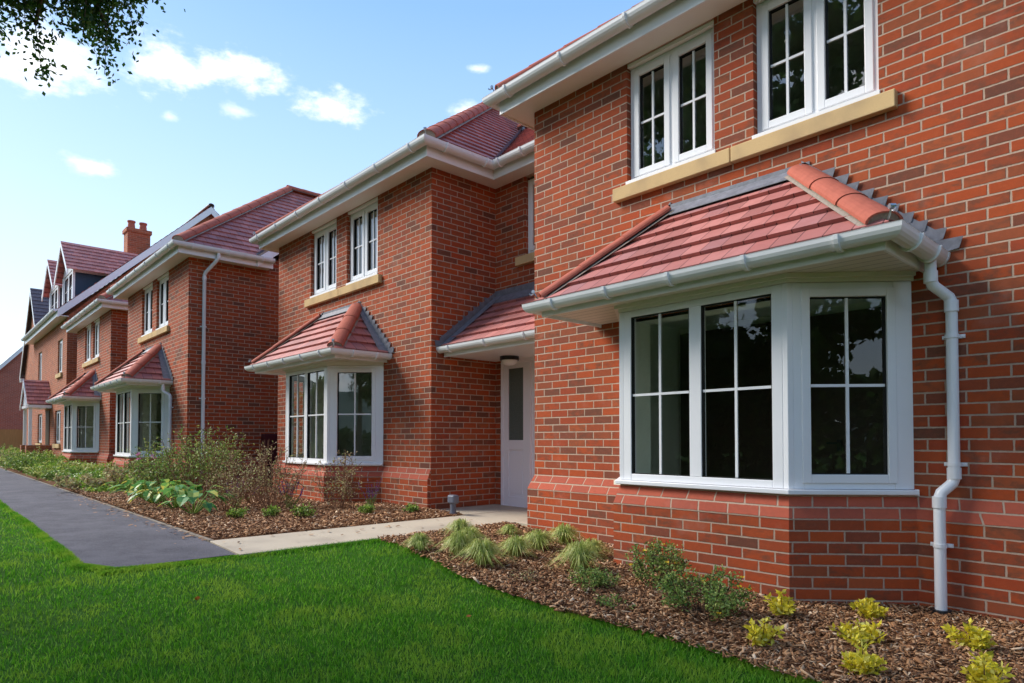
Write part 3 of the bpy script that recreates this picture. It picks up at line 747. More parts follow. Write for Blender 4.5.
# porch, door and recess window of the second house
def porch(root):
    xa, xb = 2.43, 4.315; ym = 1.09
    gp = [(xa + .035, .175), (xb - .03, .175)]
    m = MB(); m.box(xa + .03, xb - .012, .178, .198, 2.17, 2.275); m.build('porch_fascia', WHITE, root, bevel=.003)
    m = MB(); m.box(xa + .01, xb - .01, .20, ym - .003, 2.185, 2.195); m.build('porch_soffit', WHITE, root)
    gutter(root, gp, 2.285, r=.056, spacing=1.0)
    T = MB(); z0, z1 = 2.29, 3.03
    roof_slope(T, [(xa + .05, .135, z0), (xb - .01, .135, z0), (xb - .01, ym - .01, z1), (xa + .05, ym - .01, z1)], (1, 0, 0), .20, .030)
    T.face([(xa + .05, .15, z0 - .01), (xa + .05, ym - .01, z0 - .01), (xa + .05, ym - .01, z1)])
    rf = T.build('porch_roof', TILE, root)
    stepped_flashing(rf, -.13, z0 + .01, -(ym - .02), z1 + .05, lambda a, z, w: (xa + w, -a, z), band=.12)
    m = MB(); m.prism([(xa + .004, .16, z0 + .045), (xa + .16, .16, z0 + .045), (xa + .16, ym - .02, z1 + .05), (xa + .004, ym - .02, z1 + .05)], (0, 0, .007)); m.build('lead_soaker', LEAD, rf)
    m = MB(); m.box(xa + .005, xb - .01, ym - .011, ym - .003, z1 - .02, z1 + .14); m.prism([(xa + .02, ym - .012, z1 + .05), (xa + .10, ym - .16, z1 - .075), (xb - .012, ym - .16, z1 - .075), (xb - .012, ym - .012, z1 + .05)], (0, 0, .007))
    m.build('lead_flashing', LEAD, rf)
    # door screen : frame, glazed side panel, door leaf
    z = .165; H = 2.185; x0 = xa + .135
    x0 = 2.565; x1 = 4.28; y = ym + .0; f = MB()
    f.box(x0, x0 + .045, y - .02, y + .06, z, H); f.box(x1 - .05, x1, y - .02, y + .06, z, H); f.box(x0 + .045, x1 - .05, y - .019, y + .059, H - .05, H)
    f.box(x0 + .52, x0 + .58, y - .0185, y + .0585, z, H - .05); f.box(x0 + .045, x0 + .52, y - .018, y + .058, z, z + .05)
    f.build('door_frame', DOOR, root, bevel=.004)
    s = MB(); a, b = x0 + .045, x0 + .52
    s.box(a, a + .09, y - .005, y + .04, z + .05, H - .05); s.box(b - .09, b, y - .005, y + .04, z + .05, H - .05)
    s.box(a + .09, b - .09, y - .004, y + .039, z + .05, z + .17); s.box(a + .09, b - .09, y - .004, y + .039, z + .80, z + .93); s.box(a + .09, b - .09, y - .004, y + .039, H - .12, H - .05)
    s.box(a + .09, b - .09, y + .012, y + .03, z + .17, z + .80); s.box(a + .115, b - .115, y + .004, y + .0121, z + .21, z + .76)
    sp = s.build('side_panel', DOOR, root, bevel=.003)
    g = MB(); g.box(a + .09, b - .09, y + .01, y + .02, z + .93, H - .12); g.build('glass', OBSC, sp)
    d = MB(); a, b = x0 + .58, x1 - .05
    d.box(a, b, y + .006, y + .04, z + .01, H - .052)
    for (c0, c1, e0, e1) in ((a + .1, a + .5, z + .15, z + .8), (b - .5, b - .1, z + .15, z + .8), (a + .1, a + .5, z + 1.0, H - .2), (b - .5, b - .1, z + 1., H - .2)):
        d.box(c0, c1, y - .002, y + .0055, e0, e1)
    dr = d.build('front_door', DOOR, root, bevel=.004)
    h = MB(); h.box(b - .07, b - .045, y - .02, y - .003, z + .92, z + 1.12); h.box(b - .17, b - .05, y - .045, y - .03, z + 1.0, z + 1.02); h.build('door_handle', METAL, dr, bevel=.002)
    m = MB(); m.box(x0, x1, y - .06, y + .05, .12, z - .002); m.build('door_step', SLAB, root)
    l = MB(); c = (xa + .565, .84)
    l.tube([(*c, 2.185), (*c, 2.135)], .125, 20); L = l.build('porch_light', BLACK, root, smooth=True)
    l = MB(); l.tube([(*c, 2.135), (*c, 2.10), (*c, 2.075), (*c, 2.065)], [.105, .095, .06, .01], 20); l.build('lamp_glass', WHITE, L, smooth=True)
    # window above
    window(root, (xa + .605, ym + .05, 3.575), (1, 0, 0), (0, -1, 0), .94, 1.0, [(.055, .44, True, 1, 1), (.50, .885, True, 1, 1)], fr=.05)
    m = MB(); m.box(xa + .46, xa + 1.72, ym - .055, ym + .05, 3.43, 3.545); m.build('stone_sill', STONE, root, bevel=.005)
    room(root, xa + .3, xb, ym + .12, ym + 3, 2.9, 4.7); 
porch(h2)

# pipe and cabinet on the side of the third house
def h3_extra(root):
    x = 2.46; px = x + .05
    downpipe(root, [(x + .265 + .06, .44, 4.76), (x + .265 + .06, .44, 4.62), (x + .265, .41, 4.55), (px + .04, .285, 4.36), (px, .27, 4.30), (px, .27, .95), (px + .01, .27, .88), (px + .075, .22, .78), (px + .075, .22, .1)],
             cols=[(px, .27, 4.24), (px, .27, 2.6)], clips=[(px, .27, 3.3), (px, .27, 1.9)], wall_n=(1, 0, 0))
    m = MB(); m.box(x + .003, x + .16, 1.42, 2.05, .30, 1.22); c = m.build('meter_cabinet', MAROON, root, bevel=.01)
    m = MB(); m.box(x + .161, x + .172, 1.46, 2.01, .34, 1.18); m.build('cabinet_door', MAROON, c, bevel=.004)
h3_extra(h3)

# ------------------------------------------------------------------ dormered house beyond
def dormer_house():
    X0, X1, Y0 = -34.6, -26.05, 3.65; yb = 12.6; ze, zr = 5.42, 10.02; yr = 8.15; ye = Y0 - .30
    root = empty('dormer_house', (X1, Y0, 0)); tag(root, 'taller brick house with two navy-sided dormers and a chimney on its red roof', 'house')
    W = MB(); L = X1 - X0; wl = lambda x: x - X0
    holes = [(wl(-33.0), wl(-32.0), 3.40, 4.68), (wl(-27.95), wl(-26.95), 3.42, 4.62), (wl(-28.35), wl(-27.1), .95, 2.14), (wl(-32.9), wl(-31.6), .95, 2.14)]
    u = wallrect(W, (X0, Y0), (X1, Y0), -.3, 5.25, holes, rev=.10)
    pts = [(X1, Y0, -.3), (X1, yb, -.3), (X1, yb, 5.25), (X1, yr, zr - .12), (X1, Y0, 5.25)]
    W.face(pts, [(p[1], p[2] + VOFF) for p in pts])
    pts = [(X0, Y0, -.3), (X0, yb, -.3), (X0, yb, 5.25), (X0, yr, zr - .12), (X0, Y0, 5.25)][::-1]
    W.face(pts, [(-p[1], p[2] + VOFF) for p in pts])
    W.face([(X1, yb, -.3), (X0, yb, -.3), (X0, yb, 5.25), (X1, yb, 5.25)])
    # shift to local
    def loc(mb):
        mb.v = [(a - X1, b - Y0, c) for a, b, c in mb.v]; return mb
    loc(W).build('wall', BRO, root)
    for i, (a, b, c, d) in enumerate(holes):
        w = b - a; window(root, (a + X0 - X1, .06, c + .02), (1, 0, 0), (0, -1, 0), w, d - c - .02, [(.06, w / 2 - .03, True, 0, 1), (w / 2 + .03, w - .06, True, 0, 1)], fr=.05, bev=0)
        m = MB(); m.box(a + X0 - .08, b + X0 + .08, Y0 - .06, Y0 + .05, c - .14, c); loc(m).build('stone_sill', STONE, root)
        r = MB(); r.box(a + X0 - .3, b + X0 + .3, Y0 + .12, Y0 + 1.6, c - .3, d + .2); loc(r).build('room_wall', CREAM, root)
    T = MB(); g1, g0 = X1 + .18, X0 - .12
    roof_slope(T, [(g0, ye, ze), (g1, ye, ze), (g1, yr, zr), (g0, yr, zr)], (1, 0, 0), .25)
    roof_slope(T, [(g1, 2 * yr - ye, ze), (g0, 2 * yr - ye, ze), (g0, yr, zr), (g1, yr, zr)], (-1, 0, 0), .25)
    rf = loc(T).build('roof', TILE, root)
    hip_run(rf, (g0 - X1, yr - Y0, zr + .05), (g1 - X1, yr - Y0, zr + .05), 'ridge_tile', end=False, mat=LEAD)
    dn = Vector((0, 0, -.27))
    for X, d in ((g1, 1), (g0, -1)):
        a = Vector((X, ye, ze)); b = Vector((X, yr, zr)); c = Vector((X, 2 * yr - ye, ze))
        for p, q in ((a, b), (b, c)): m = MB(); m.prism([p, q, q + dn, p + dn], (-d * .03, 0, 0)); loc(m).build('barge_board', WHITE, root)
    m = MB(); m.box(g0 + .03, g1 - .03, ye, ye + .03, ze - .22, ze); loc(m).build('fascia', WHITE, root)
    m = MB(); m.box(g0 + .03, g1 - .031, ye + .031, Y0 + .02, ze - .2, ze - .18); loc(m).build('soffit', WHITE, root)
    gutter(root, [(g0 - X1, ye - Y0), (g1 - X1, ye - Y0)], ze + .0, r=.065, spacing=1.0)
    # dormers
    for cx in (-28.55, -31.85):
        h = 1.12; y0 = 4.0; z0 = 6.0; zc = 7.22; za = 8.38; k = (zr - ze) / (yr - ye)
        yc = ye + (zc - ze) / k; ya = ye + (za - ze) / k
        m = MB(); m.box(cx - h + .05, cx + h - .05, y0 + .01, y0 + .06, 5.9, 6.06); m.prism([(cx - h - .05, y0 + .0, zc), (cx + h + .05, y0 + .0, zc), (cx, y0 + .0, za - .1)], (0, .06, 0))
        m.box(cx - h - .02, cx - h + .12, y0 - .02, y0 + .05, 5.95, zc - .001); m.box(cx + h - .12, cx + h + .02, y0 - .02, y0 + .05, 5.95, zc - .001)
        for s in (-1, 1):
            a = Vector((cx, y0 - .25, za)); b = Vector((cx + s * (h + .32), y0 - .25, zc - .12)); m.prism([a, b, b + Vector((0, 0, -.2)), a + Vector((0, 0, -.2))], (0, .03, 0))
            x = cx + s * (h + .02); m.prism([(x, y0, zc - .14), (x, yc, zc - .14), (x, yc, zc), (x, y0, zc)], (s * .04, 0, 0))
        d = loc(m).build('dormer', WHITE, root)
        for s in (-1, 1):
            x = cx + s * h; m = MB()
            p = [(x, y0, ze + (y0 - ye) * k), (x, yc, zc), (x, y0, zc)]; m.prism(p, (-s * .05, 0, 0)); loc(m).build('dormer_cheek', NAVY, d)
        window(root, (cx - h + .12 - X1, y0 + .03 - Y0, 6.07), (1, 0, 0), (0, -1, 0), 2 * h - .24, zc - 6.08, [(.06, h - .15, True, 0, 1), (h - .09, 2 * h - .3, True, 0, 1)], fr=.05, bev=0)
        m = MB(); hw = h + .34; zz = zc - .12
        ke = ye + (zz - ze) / k
        for s in (-1, 1):
            P = [(cx + s * hw, y0 - .25, zz), (cx + s * hw, ke, zz), (cx, ya, za), (cx, y0 - .25, za)]
            if s < 0: P = [P[1], P[0], P[3], P[2]]
            roof_slope(m, P, (0, s, 0), .25)
        loc(m).build('dormer_roof', TILE, d)
    # porch
    m = MB(); cx = -30.; hw = .92; y0 = 2.9; za, zc = 3.33, 2.40
    for s in (-1, 1):
        P = [(cx + s * hw, y0, zc), (cx + s * hw, Y0 - .005, zc), (cx, Y0 - .005, za), (cx, y0, za)]
        if s < 0: P = [P[1], P[0], P[3], P[2]]
        roof_slope(m, P, (0, s, 0), .2)
    pr = loc(m).build('porch_roof', TILE, root)
    m = MB()
    for s in (-1, 1):
        a = Vector((cx, y0 - .01, za)); b = Vector((cx + s * (hw + .03), y0 - .01, zc - .03)); m.prism([a, b, b + Vector((0, 0, -.15)), a + Vector((0, 0, -.15))], (0, -.025, 0))
    m.prism([(cx - hw, y0 + .05, zc), (cx + hw, y0 + .05, zc), (cx, y0 + .05, za - .03)], (0, .03, 0)); m.box(cx - hw, cx + hw, y0 + .02, Y0 - .01, zc - .13, zc - .03)
    loc(m).build('porch_gable', WHITE, root)
    for sx in (-1, 1):
        for yy in (3.02,):
            m = MB(); m.box(cx + sx * .78 - .05, cx + sx * .78 + .05, yy - .05, yy + .05, .9, zc - .13); loc(m).build('porch_post', WHITE, root)
    for sx in (-1, 1):
        m = MB(); wallrect(m, (cx + sx * .78 - .16, 2.9), (cx + sx * .78 + .16, 2.9), -.2, .9); wallrect(m, (cx + sx * .78 + .16, 2.9), (cx + sx * .78 + .16, Y0), -.2, .9); m.face([(cx + sx * .78 - .16, 2.9, .9), (cx + sx * .78 + .16, 2.9, .9), (cx + sx * .78 + .16, Y0, .9), (cx + sx * .78 - .16, Y0, .9)]); loc(m).build('porch_wall', BRO, root)
    m = MB(); m.box(cx - .45, cx + .45, Y0 - .03, Y0 - .005, .2, 2.2); loc(m).build('front_door', INDOOR, root)
    # chimney
    m = MB(); x0, x1, y0, y1 = -30.40, -29.75, 6.15, 6.98; z0 = 7.6
    for (p, q) in (((x0, y0), (x1, y0)), ((x1, y0), (x1, y1)), ((x1, y1), (x0, y1)), ((x0, y1), (x0, y0))): wallrect(m, p, q, z0, 9.58)
    e = .05
    for (p, q) in (((x0 - e, y0 - e), (x1 + e, y0 - e)), ((x1 + e, y0 - e), (x1 + e, y1 + e)), ((x1 + e, y1 + e), (x0 - e, y1 + e)), ((x0 - e, y1 + e), (x0 - e, y0 - e))): wallrect(m, p, q, 9.58, 9.73)
    m.face([(x0 - e, y0 - e, 9.73), (x1 + e, y0 - e, 9.73), (x1 + e, y1 + e, 9.73), (x0 - e, y1 + e, 9.73)]); m.face([(x0 - e, y0 - e, 9.58), (x1 + e, y0 - e, 9.58), (x1 + e, y1 + e, 9.58), (x0 - e, y1 + e, 9.58)][::-1])
    ch = loc(m).build('chimney', BRO, root)
    for yy in (6.35, 6.78):
        m = MB(); cxx = (x0 + x1) / 2; m.tube([(cxx, yy, 9.73), (cxx, yy, 10.03), (cxx, yy, 10.04), (cxx, yy, 10.10)], [.15, .12, .15, .15], 14); loc(m).build('chimney_pot', HIP, ch, smooth=True)
dormer_house()

def gable_house(name, label, x0, x1, y0, y1, ze, zr, axis, wallm, roofm):
    root = empty(name, ((x0 + x1) / 2, (y0 + y1) / 2, 0)); tag(root, label, 'house'); ox, oy = (x0 + x1) / 2, (y0 + y1) / 2
    W = MB(); 
    for (p, q) in (((x0, y0), (x1, y0)), ((x1, y0), (x1, y1)), ((x1, y1), (x0, y1)), ((x0, y1), (x0, y0))): wallrect(W, p, q, -.3, ze)
    if axis == 'y':
        c = (x0 + x1) / 2
        for Y, d in ((y0, 1), (y1, -1)):
            p = [(x0, Y, ze), (x1, Y, ze), (c, Y, zr - .08)][::d]; W.face(p, [(q[0], q[2] + VOFF) for q in p])
    else:
        c = (y0 + y1) / 2
        for X, d in ((x1, 1), (x0, -1)):
            p = [(X, y0, ze), (X, y1, ze), (X, c, zr - .08)][::d]; W.face(p, [(q[1], q[2] + VOFF) for q in p])
    loc = lambda m: (setattr(m, 'v', [(a - ox, b - oy, z) for a, b, z in m.v]), m)[1]
    loc(W).build('wall', wallm, root)
    T = MB(); B = MB(); o = .2; dn = Vector((0, 0, -.24))
    if axis == 'y':
        k = (zr - ze) / ((x1 - x0) / 2); zl = ze - .3 * k
        roof_slope(T, [(x1 + .3, y0 - o, zl), (x1 + .3, y1 + o, zl), (c, y1 + o, zr), (c, y0 - o, zr)], (0, 1, 0), .28)
        roof_slope(T, [(x0 - .3, y1 + o, zl), (x0 - .3, y0 - o, zl), (c, y0 - o, zr), (c, y1 + o, zr)], (0, -1, 0), .28)
        for Y, d in ((y0 - o, 1), (y1 + o, -1)):
            for xx in (x0 - .3, x1 + .3): a = Vector((c, Y, zr)); b = Vector((xx, Y, zl)); B = MB(); B.prism([a, b, b + dn, a + dn], (0, d * .03, 0)); loc(B).build('barge_board', WHITE, root)
        B = MB(); B.box(x0 - .3, x0 + .05, y0 - o + .031, y0 - .01, zl - .25, zl - .05); loc(B).build('box_end', WHITE, root)
    else:
        k = (zr - ze) / ((y1 - y0) / 2); zl = ze - .3 * k
        roof_slope(T, [(x0 - o, y0 - .3, zl), (x1 + o, y0 - .3, zl), (x1 + o, c, zr), (x0 - o, c, zr)], (1, 0, 0), .28)
        roof_slope(T, [(x1 + o, y1 + .3, zl), (x0 - o, y1 + .3, zl), (x0 - o, c, zr), (x1 + o, c, zr)], (-1, 0, 0), .28)
        for X, d in ((x1 + o, -1), (x0 - o, 1)):
            for yy in (y0 - .3, y1 + .3): a = Vector((X, c, zr)); b = Vector((X, yy, zl)); B = MB(); B.prism([a, b, b + dn, a + dn], (d * .03, 0, 0)); loc(B).build('barge_board', WHITE, root)
    loc(T).build('roof', roofm, root)
    return root
gable_house('gabled_house', 'brick house with a steep slate front gable, just past the dormered house', -43.3, -36.1, 4.2, 13., 4.75, 8.62, 'y', BRO, SLATE)
gh = gable_house('end_house', 'red brick house with a plain gable wall facing down the path behind the wooden fence', -62., -50., 2.2, 11.6, 3.9, 9.4, 'x', BRF, SLATE)
gable_house('slate_house', 'slate-roofed house at the far left, behind the plain brick gable', -76., -67., -8., 4.6, 5.2, 8.8, 'y', BRF, SLATE)

def fence():
    root = empty('wooden_fence', (-48, 2, .2)); tag(root, 'brown close-boarded wooden fence in front of the far brick gable', 'fence')
    m = MB(); y = -3.5
    while y < 7:
        m.box(-.02, 0.0 + random.random() * .01, y - 2, y - 2 + .118, 0, 1.5 + random.random() * .01); y += .12
    m.build('fence_boards', WOODF, root)
    for k in range(6):
        p = MB(); p.box(.012, .10, -5.3 + k * 2, -5.2 + k * 2, 0, 1.52); p.build('fence_post', WOODF, root)
fence()

# ------------------------------------------------------------------ ground
def g(X):
    t = np.clip((-np.asarray(X, float) - 1) / 6.0, 0, 1); return .2 * t * t * (3 - 2 * t)
def gz(x): return float(g(x))
def sheet(name, poly_rows, dz, mat, kind='structure', parent=None, label=None, cat=None, amp=0):
    """poly_rows: list of (X, y0, y1) rows, stitched"""
    m = MB(); rows = []
    for a, b in zip(poly_rows, poly_rows[1:]):
        n = max(1, int(abs(b[0] - a[0]) / .35)) if -12 <= a[0] < 6 else 1
        for i in range(n):
            t = i / n; rows.append(tuple(a[k] + (b[k] - a[k]) * t for k in range(3)))
    rows.append(poly_rows[-1]); V = []; F = []; ny = 24 if amp else 1
    for x, y0, y1 in rows:
        for j in range(ny + 1):
            y = y0 + (y1 - y0) * j / ny
            h = amp * (math.sin(x * 7.3 + y * 3) * .5 + math.sin(y * 11 - x * 4.1) * .5 + random.uniform(-.6, .6)) if 0 < j < ny else 0
            V.append((x, y, gz(x) + dz + h))
    for i in range(len(rows) - 1):
        for j in range(ny):
            a = i * (ny + 1) + j; F.append((a, a + ny + 1, a + ny + 2, a + 1) if rows[i + 1][0] > rows[i][0] else (a, a + 1, a + ny + 2, a + ny + 1))
    me = bpy.data.meshes.new(name); me.from_pydata(V, [], F); me.materials.append(mat); me.update()
    o = bpy.data.objects.new(name, me); COL.objects.link(o)
    if kind: o['kind'] = kind
    return o
sheet('ground', [(-900, -700, 700), (-60, -700, 700), (-12, -700, 700), (6, -700, 700), (60, -700, 700), (900, -700, 700)], -.012, LAWN)
sheet('path', [(-46., .90, 1.92), (-12, .90, 1.92), (-5.62, .90, 1.92), (-5.40, 1.02, 1.92)], .006, ASPH)
# concrete walk to the porch, in slabs
m = MB()
def slabrow(ys, x0, x1, th=.03):
    for a, b in zip(ys, ys[1:]):
        m.prism([(x0, a + .004, gz(x0) - .02), (x1, a + .004, gz(x1) - .02), (x1, a + .004, gz(x1) + .016), (x0, a + .004, gz(x0) + .016)], (0, b - a - .008, 0))
slabrow([1.925, 2.83, 3.75, 4.66, 5.85], -6.07, -5.33)
m.prism([(-6.78, 4.86, .10), (-6.074, 4.86, .10), (-6.074, 4.86, .206), (-6.78, 4.86, .206)], (0, 1.05, 0))
m.prism([(-5.326, 4.95, .10), (-4.97, 4.95, .10), (-4.97, 4.95, .172), (-5.326, 4.95, .180)], (0, .95, 0))
tag(m.build('paving', SLAB, None, bevel=.004), kind='structure')
m = MB()
m.prism([(-46, 1.925, .16), (-6.08, 1.925, .16), (-6.08, 1.925, .208), (-46, 1.925, .208)], (0, .040, 0))
tag(m.build('path_edging', plain('edging_concrete', (.24, .20, .16), .95, .1, 30, .35, .3), None), kind='structure')
m = MB(); m.prism([(-21.3, 2.5, .15), (-20.6, 2.5, .15), (-20.6, 2.5, .225), (-21.3, 2.5, .225)], (0, 1.3, 0))
m.prism([(-28.9, 1.975, .15), (-30.8, 1.975, .15), (-30.8, 1.975, .222), (-28.9, 1.975, .222)], (0, 1.65, 0))
tag(m.build('front_step_slabs', SLAB, None), kind='structure')
EDGE = [(-5.325, 3.20), (-4.9, 3.19), (-4.36, 3.10), (-3.8, 2.98), (-3.3, 2.93), (-2.75, 2.93), (-2.2, 3.0), (-1.83, 3.0), (-1.3, 2.98), (-.5, 3.0), (1, 3.0), (3, 3.0)]
def edge_y(x): return np.interp(x, [p[0] for p in EDGE], [p[1] for p in EDGE])
sheet('flower_bed', [(x, y, 4.86) for x, y in EDGE], .012, SOIL, amp=.008)
sheet('planting_bed', [(-46, 1.975, 4.9), (-12, 1.975, 4.9), (-6.08, 1.975, 4.9)], .01, SOIL, amp=.008)

# lawn blades
def lawn(n=420000):
    r = np.exp(rng.uniform(math.log(1.5), math.log(22), n)); a = rng.uniform(R(84), R(205), n)
    x, y = r * np.cos(a), r * np.sin(a)
    fr = np.maximum(0, 0)
    ok = (y < edge_y(x)) & (x < 2.5) & ~((x < -5.33) & (y > 1.0 + .0) & (y < 6)) & ~((x < -5.62 + rng.uniform(-.05, .05, n)) & (y > .88 + rng.uniform(-.03, .02, n)) & (y < 1.95)) & ~((x < -5.36) & (y > .98) & (y < 6)) & (y > -12)
    x, y, r = x[ok], y[ok], r[ok]; n = len(x)
    # extra fringe along bed and path edges
    m = 26000; xe = rng.uniform(-5.33, 2.5, m); ye = edge_y(xe) - np.abs(rng.normal(0, .02, m)) + .02
    m = 9000; xp = rng.uniform(-5.66, -5.34, m); yp = np.interp(xp, [-5.66, -5.62, -5.40, -5.34], [.89, .92, 1.04, 1.9]) - np.abs(rng.normal(0, .03, m)) + .02
    m2 = 9000; xq = -5.36 + np.abs(rng.normal(0, .035, m2)); yq = rng.uniform(.95, 3.2, m2)
    m3 = 14000; xs = -5.6 - rng.exponential(3.0, m3); ys = .91 - np.abs(rng.normal(0, .03, m3))
    x = np.concatenate([x, xe, xp, xq, xs]); y = np.concatenate([y, ye, yp, yq, ys]); r = np.hypot(x, y); n = len(x)
    patch = np.sin(x * 2.1 + 1.3 * np.sin(y * 1.7)) * np.sin(y * 2.6 + .8 * np.sin(x * 3.1)) 
    h = (.029 + .007 * patch) * rng.uniform(.6, 1.25, n); w = .0013 * (1 + r * .16)
    th = rng.uniform(0, 2 * math.pi, n); dx, dy = np.cos(th), np.sin(th)
    lean = rng.uniform(.1, .9, n) * h; la = rng.uniform(0, 2 * math.pi, n) ; lx, ly = np.cos(la) * lean, np.sin(la) * lean
    z = g(x) - .012
    V = np.zeros((n, 5, 3)); 
    V[:, 0] = np.stack([x - dx * w, y - dy * w, z], 1); V[:, 1] = np.stack([x + dx * w, y + dy * w, z], 1)
    V[:, 2] = np.stack([x + dx * w * .8 + lx * .35, y + dy * w * .8 + ly * .35, z + h * .6], 1)
    V[:, 3] = np.stack([x + lx, y + ly, z + h], 1)
    V[:, 4] = np.stack([x - dx * w * .8 + lx * .35, y - dy * w * .8 + ly * .35, z + h * .6], 1)
    o = npmesh('lawn_grass', V, GRASS); tag(o, 'short bright green mown lawn beside the path and bark bed', 'grass', kind='stuff')
lawn()

def chips(name, n, xr_, yr_, label, big=1.):
    x = rng.uniform(*xr_, n); y = rng.uniform(*yr_, n)
    if name == 'bark_mulch':
        # denser towards the camera
        e = edge_y(x); k = y > e - .03; x, y = x[k], y[k]
    n = len(x); L = rng.uniform(.012, .042, n) * big; L[rng.random(n) < .05] *= 1.8; w = L * rng.uniform(.22, .5, n)
    th = rng.uniform(0, 6.283, n); tilt = rng.normal(0, .35, n); roll = rng.normal(0, .5, n)
    a = np.stack([np.cos(th) * np.cos(tilt), np.sin(th) * np.cos(tilt), np.sin(tilt)], 1)
    b = np.stack([-np.sin(th) * np.cos(roll), np.cos(th) * np.cos(roll), np.sin(roll)], 1)
    c = np.stack([x, y, g(x) + .018 + rng.uniform(0, .022, n)], 1)
    up = np.cross(a, b); t = (w * .28)[:, None]
    L2 = L[:, None] / 2; w2 = w[:, None] / 2
    P = np.stack([c - a * L2 - b * w2 * .6, c + a * L2 * .9 - b * w2 * .8, c + a * L2 + b * w2 * .5, c - a * L2 * .85 + b * w2, ], 1)
    Q = P - (up * t)[:, None, :]
    V = np.concatenate([P, Q], 1).reshape(-1, 3); base = (np.arange(n) * 8)[:, None]
    F = np.concatenate([base + np.array([q]) for q in ((0, 1, 2, 3), (4, 7, 6, 5), (0, 4, 5, 1), (1, 5, 6, 2), (2, 6, 7, 3), (3, 7, 4, 0))], 0)
    o = npmesh_idx(name, V, F, CHIP); tag(o, label, 'bark mulch', kind='stuff')
chips('bark_mulch', 60000, (-5.32, 1.8), (2.9, 4.80), 'brown bark chippings covering the bed below the nearest bay window')
chips('bark_chippings', 42000, (-14, -6.09), (1.98, 4.8), 'brown bark chippings in the bed left of the concrete walk', 1.25)

x = rng.uniform(-13, -5.4, 330); y = 2.0 - np.abs(rng.normal(0, .16, 330)); k = x > -6.1; y[k] = rng.uniform(1.95, 4.6, k.sum()); z = g(x) + .012 + .012 * k
th = rng.uniform(0, 6.283, 330); L = rng.uniform(.008, .03, 330)[:, None]; a = np.stack([np.cos(th), np.sin(th), 0 * th + .1], 1) * L; b = np.stack([-np.sin(th), np.cos(th), 0 * th + .15], 1) * L * .35; c = np.stack([x, y, z + .004], 1)
o = npmesh('stray_bark', np.stack([c - a - b, c + a - b, c + a * .8 + b, c - a + b], 1), CHIP); tag(o, 'stray bark pieces kicked onto the edge of the tarmac and the concrete walk', 'bark mulch', kind='stuff')

# ------------------------------------------------------------------ plants
def unit(n, up=0.):
    v = rng.normal(size=(n, 3)); v[:, 2] = v[:, 2] * .8 + up; return v / np.linalg.norm(v, axis=1)[:, None]
def leaves(name, P, D, L, Wd, mat, parent, droop=.0):
    n = len(P); s = np.cross(D, rng.normal(size=(n, 3))); s /= np.linalg.norm(s, axis=1)[:, None] + 1e-9
    L = np.broadcast_to(L, (n,))[:, None]; Wd = np.broadcast_to(Wd, (n,))[:, None]
    tip = P + D * L; tip[:, 2] -= (droop * L[:, 0])
    mid = P + D * L * .5
    V = np.stack([P, mid + s * Wd / 2, tip, mid - s * Wd / 2], 1)
    return npmesh(name, V, mat, parent)
def stems(name, segs, r, mat, parent, k=4):
    """segs (n,2,3)"""
    n = len(segs); a = segs[:, 0]; b = segs[:, 1]; d = b - a; d /= np.linalg.norm(d, axis=1)[:, None] + 1e-9
    x = np.cross(d, np.array([.3, .9, .1])); x /= np.linalg.norm(x, axis=1)[:, None] + 1e-9; y = np.cross(d, x)
    r = np.broadcast_to(np.asarray(r, float), (n,))[:, None]; V = []
    for base in (a, b):
        for j in range(k):
            t = 2 * math.pi * j / k; V.append(base + (x * math.cos(t) + y * math.sin(t)) * (r if base is a else r * .7))
    V = np.stack(V, 1).reshape(-1, 3); o = (np.arange(n) * 2 * k)[:, None]
    F = np.concatenate([o + np.array([[j, (j + 1) % k, k + (j + 1) % k, k + j]]) for j in range(k)], 0)
    return npmesh_idx(name, V, F, mat, parent)

def tuft(x, y, r, h, label):
    root = empty('ornamental_grass', (x, y, gz(x) + .01)); tag(root, label, 'grass tuft', 'ornamental grass tufts in the near bed')
    n = 620; th = rng.uniform(0, 6.283, n); out = np.abs(rng.normal(0, .45, n)) + .12; hh = h * rng.uniform(.7, 1.15, n)
    d = np.stack([np.cos(th), np.sin(th)], 1); w = .0026
    reach = r * np.clip(out, 0, 1.1) * 1.15
    b = d * (r * .22 * rng.random(n))[:, None]; px = np.stack([-d[:, 1], d[:, 0]], 1) * w
    def pt(t, dz): return np.concatenate([b + d * (reach * t)[:, None], (hh * dz)[:, None]], 1)
    p0, p1, p2 = pt(0, 0 * hh / h), pt(.35, .75 * (1 - .2 * out)), pt(.75, .95 * (1 - .45 * np.clip(out, 0, 1.1))); p3 = pt(1.15, .72 * (1 - .6 * np.clip(out, 0, 1.1)))
    w3 = np.concatenate([px, np.zeros((n, 1))], 1)
    V = []
    V.append(np.stack([p0 - w3, p0 + w3, p1 + w3, p1 - w3], 1)); V.append(np.stack([p1 - w3, p1 + w3, p2 + w3 * .8, p2 - w3 * .8], 1)); V.append(np.stack([p2 - w3 * .8, p2 + w3 * .8, p3 + w3 * .1, p3 - w3 * .1], 1))
    npmesh('blades', np.concatenate(V, 0), L_TUFT, root)
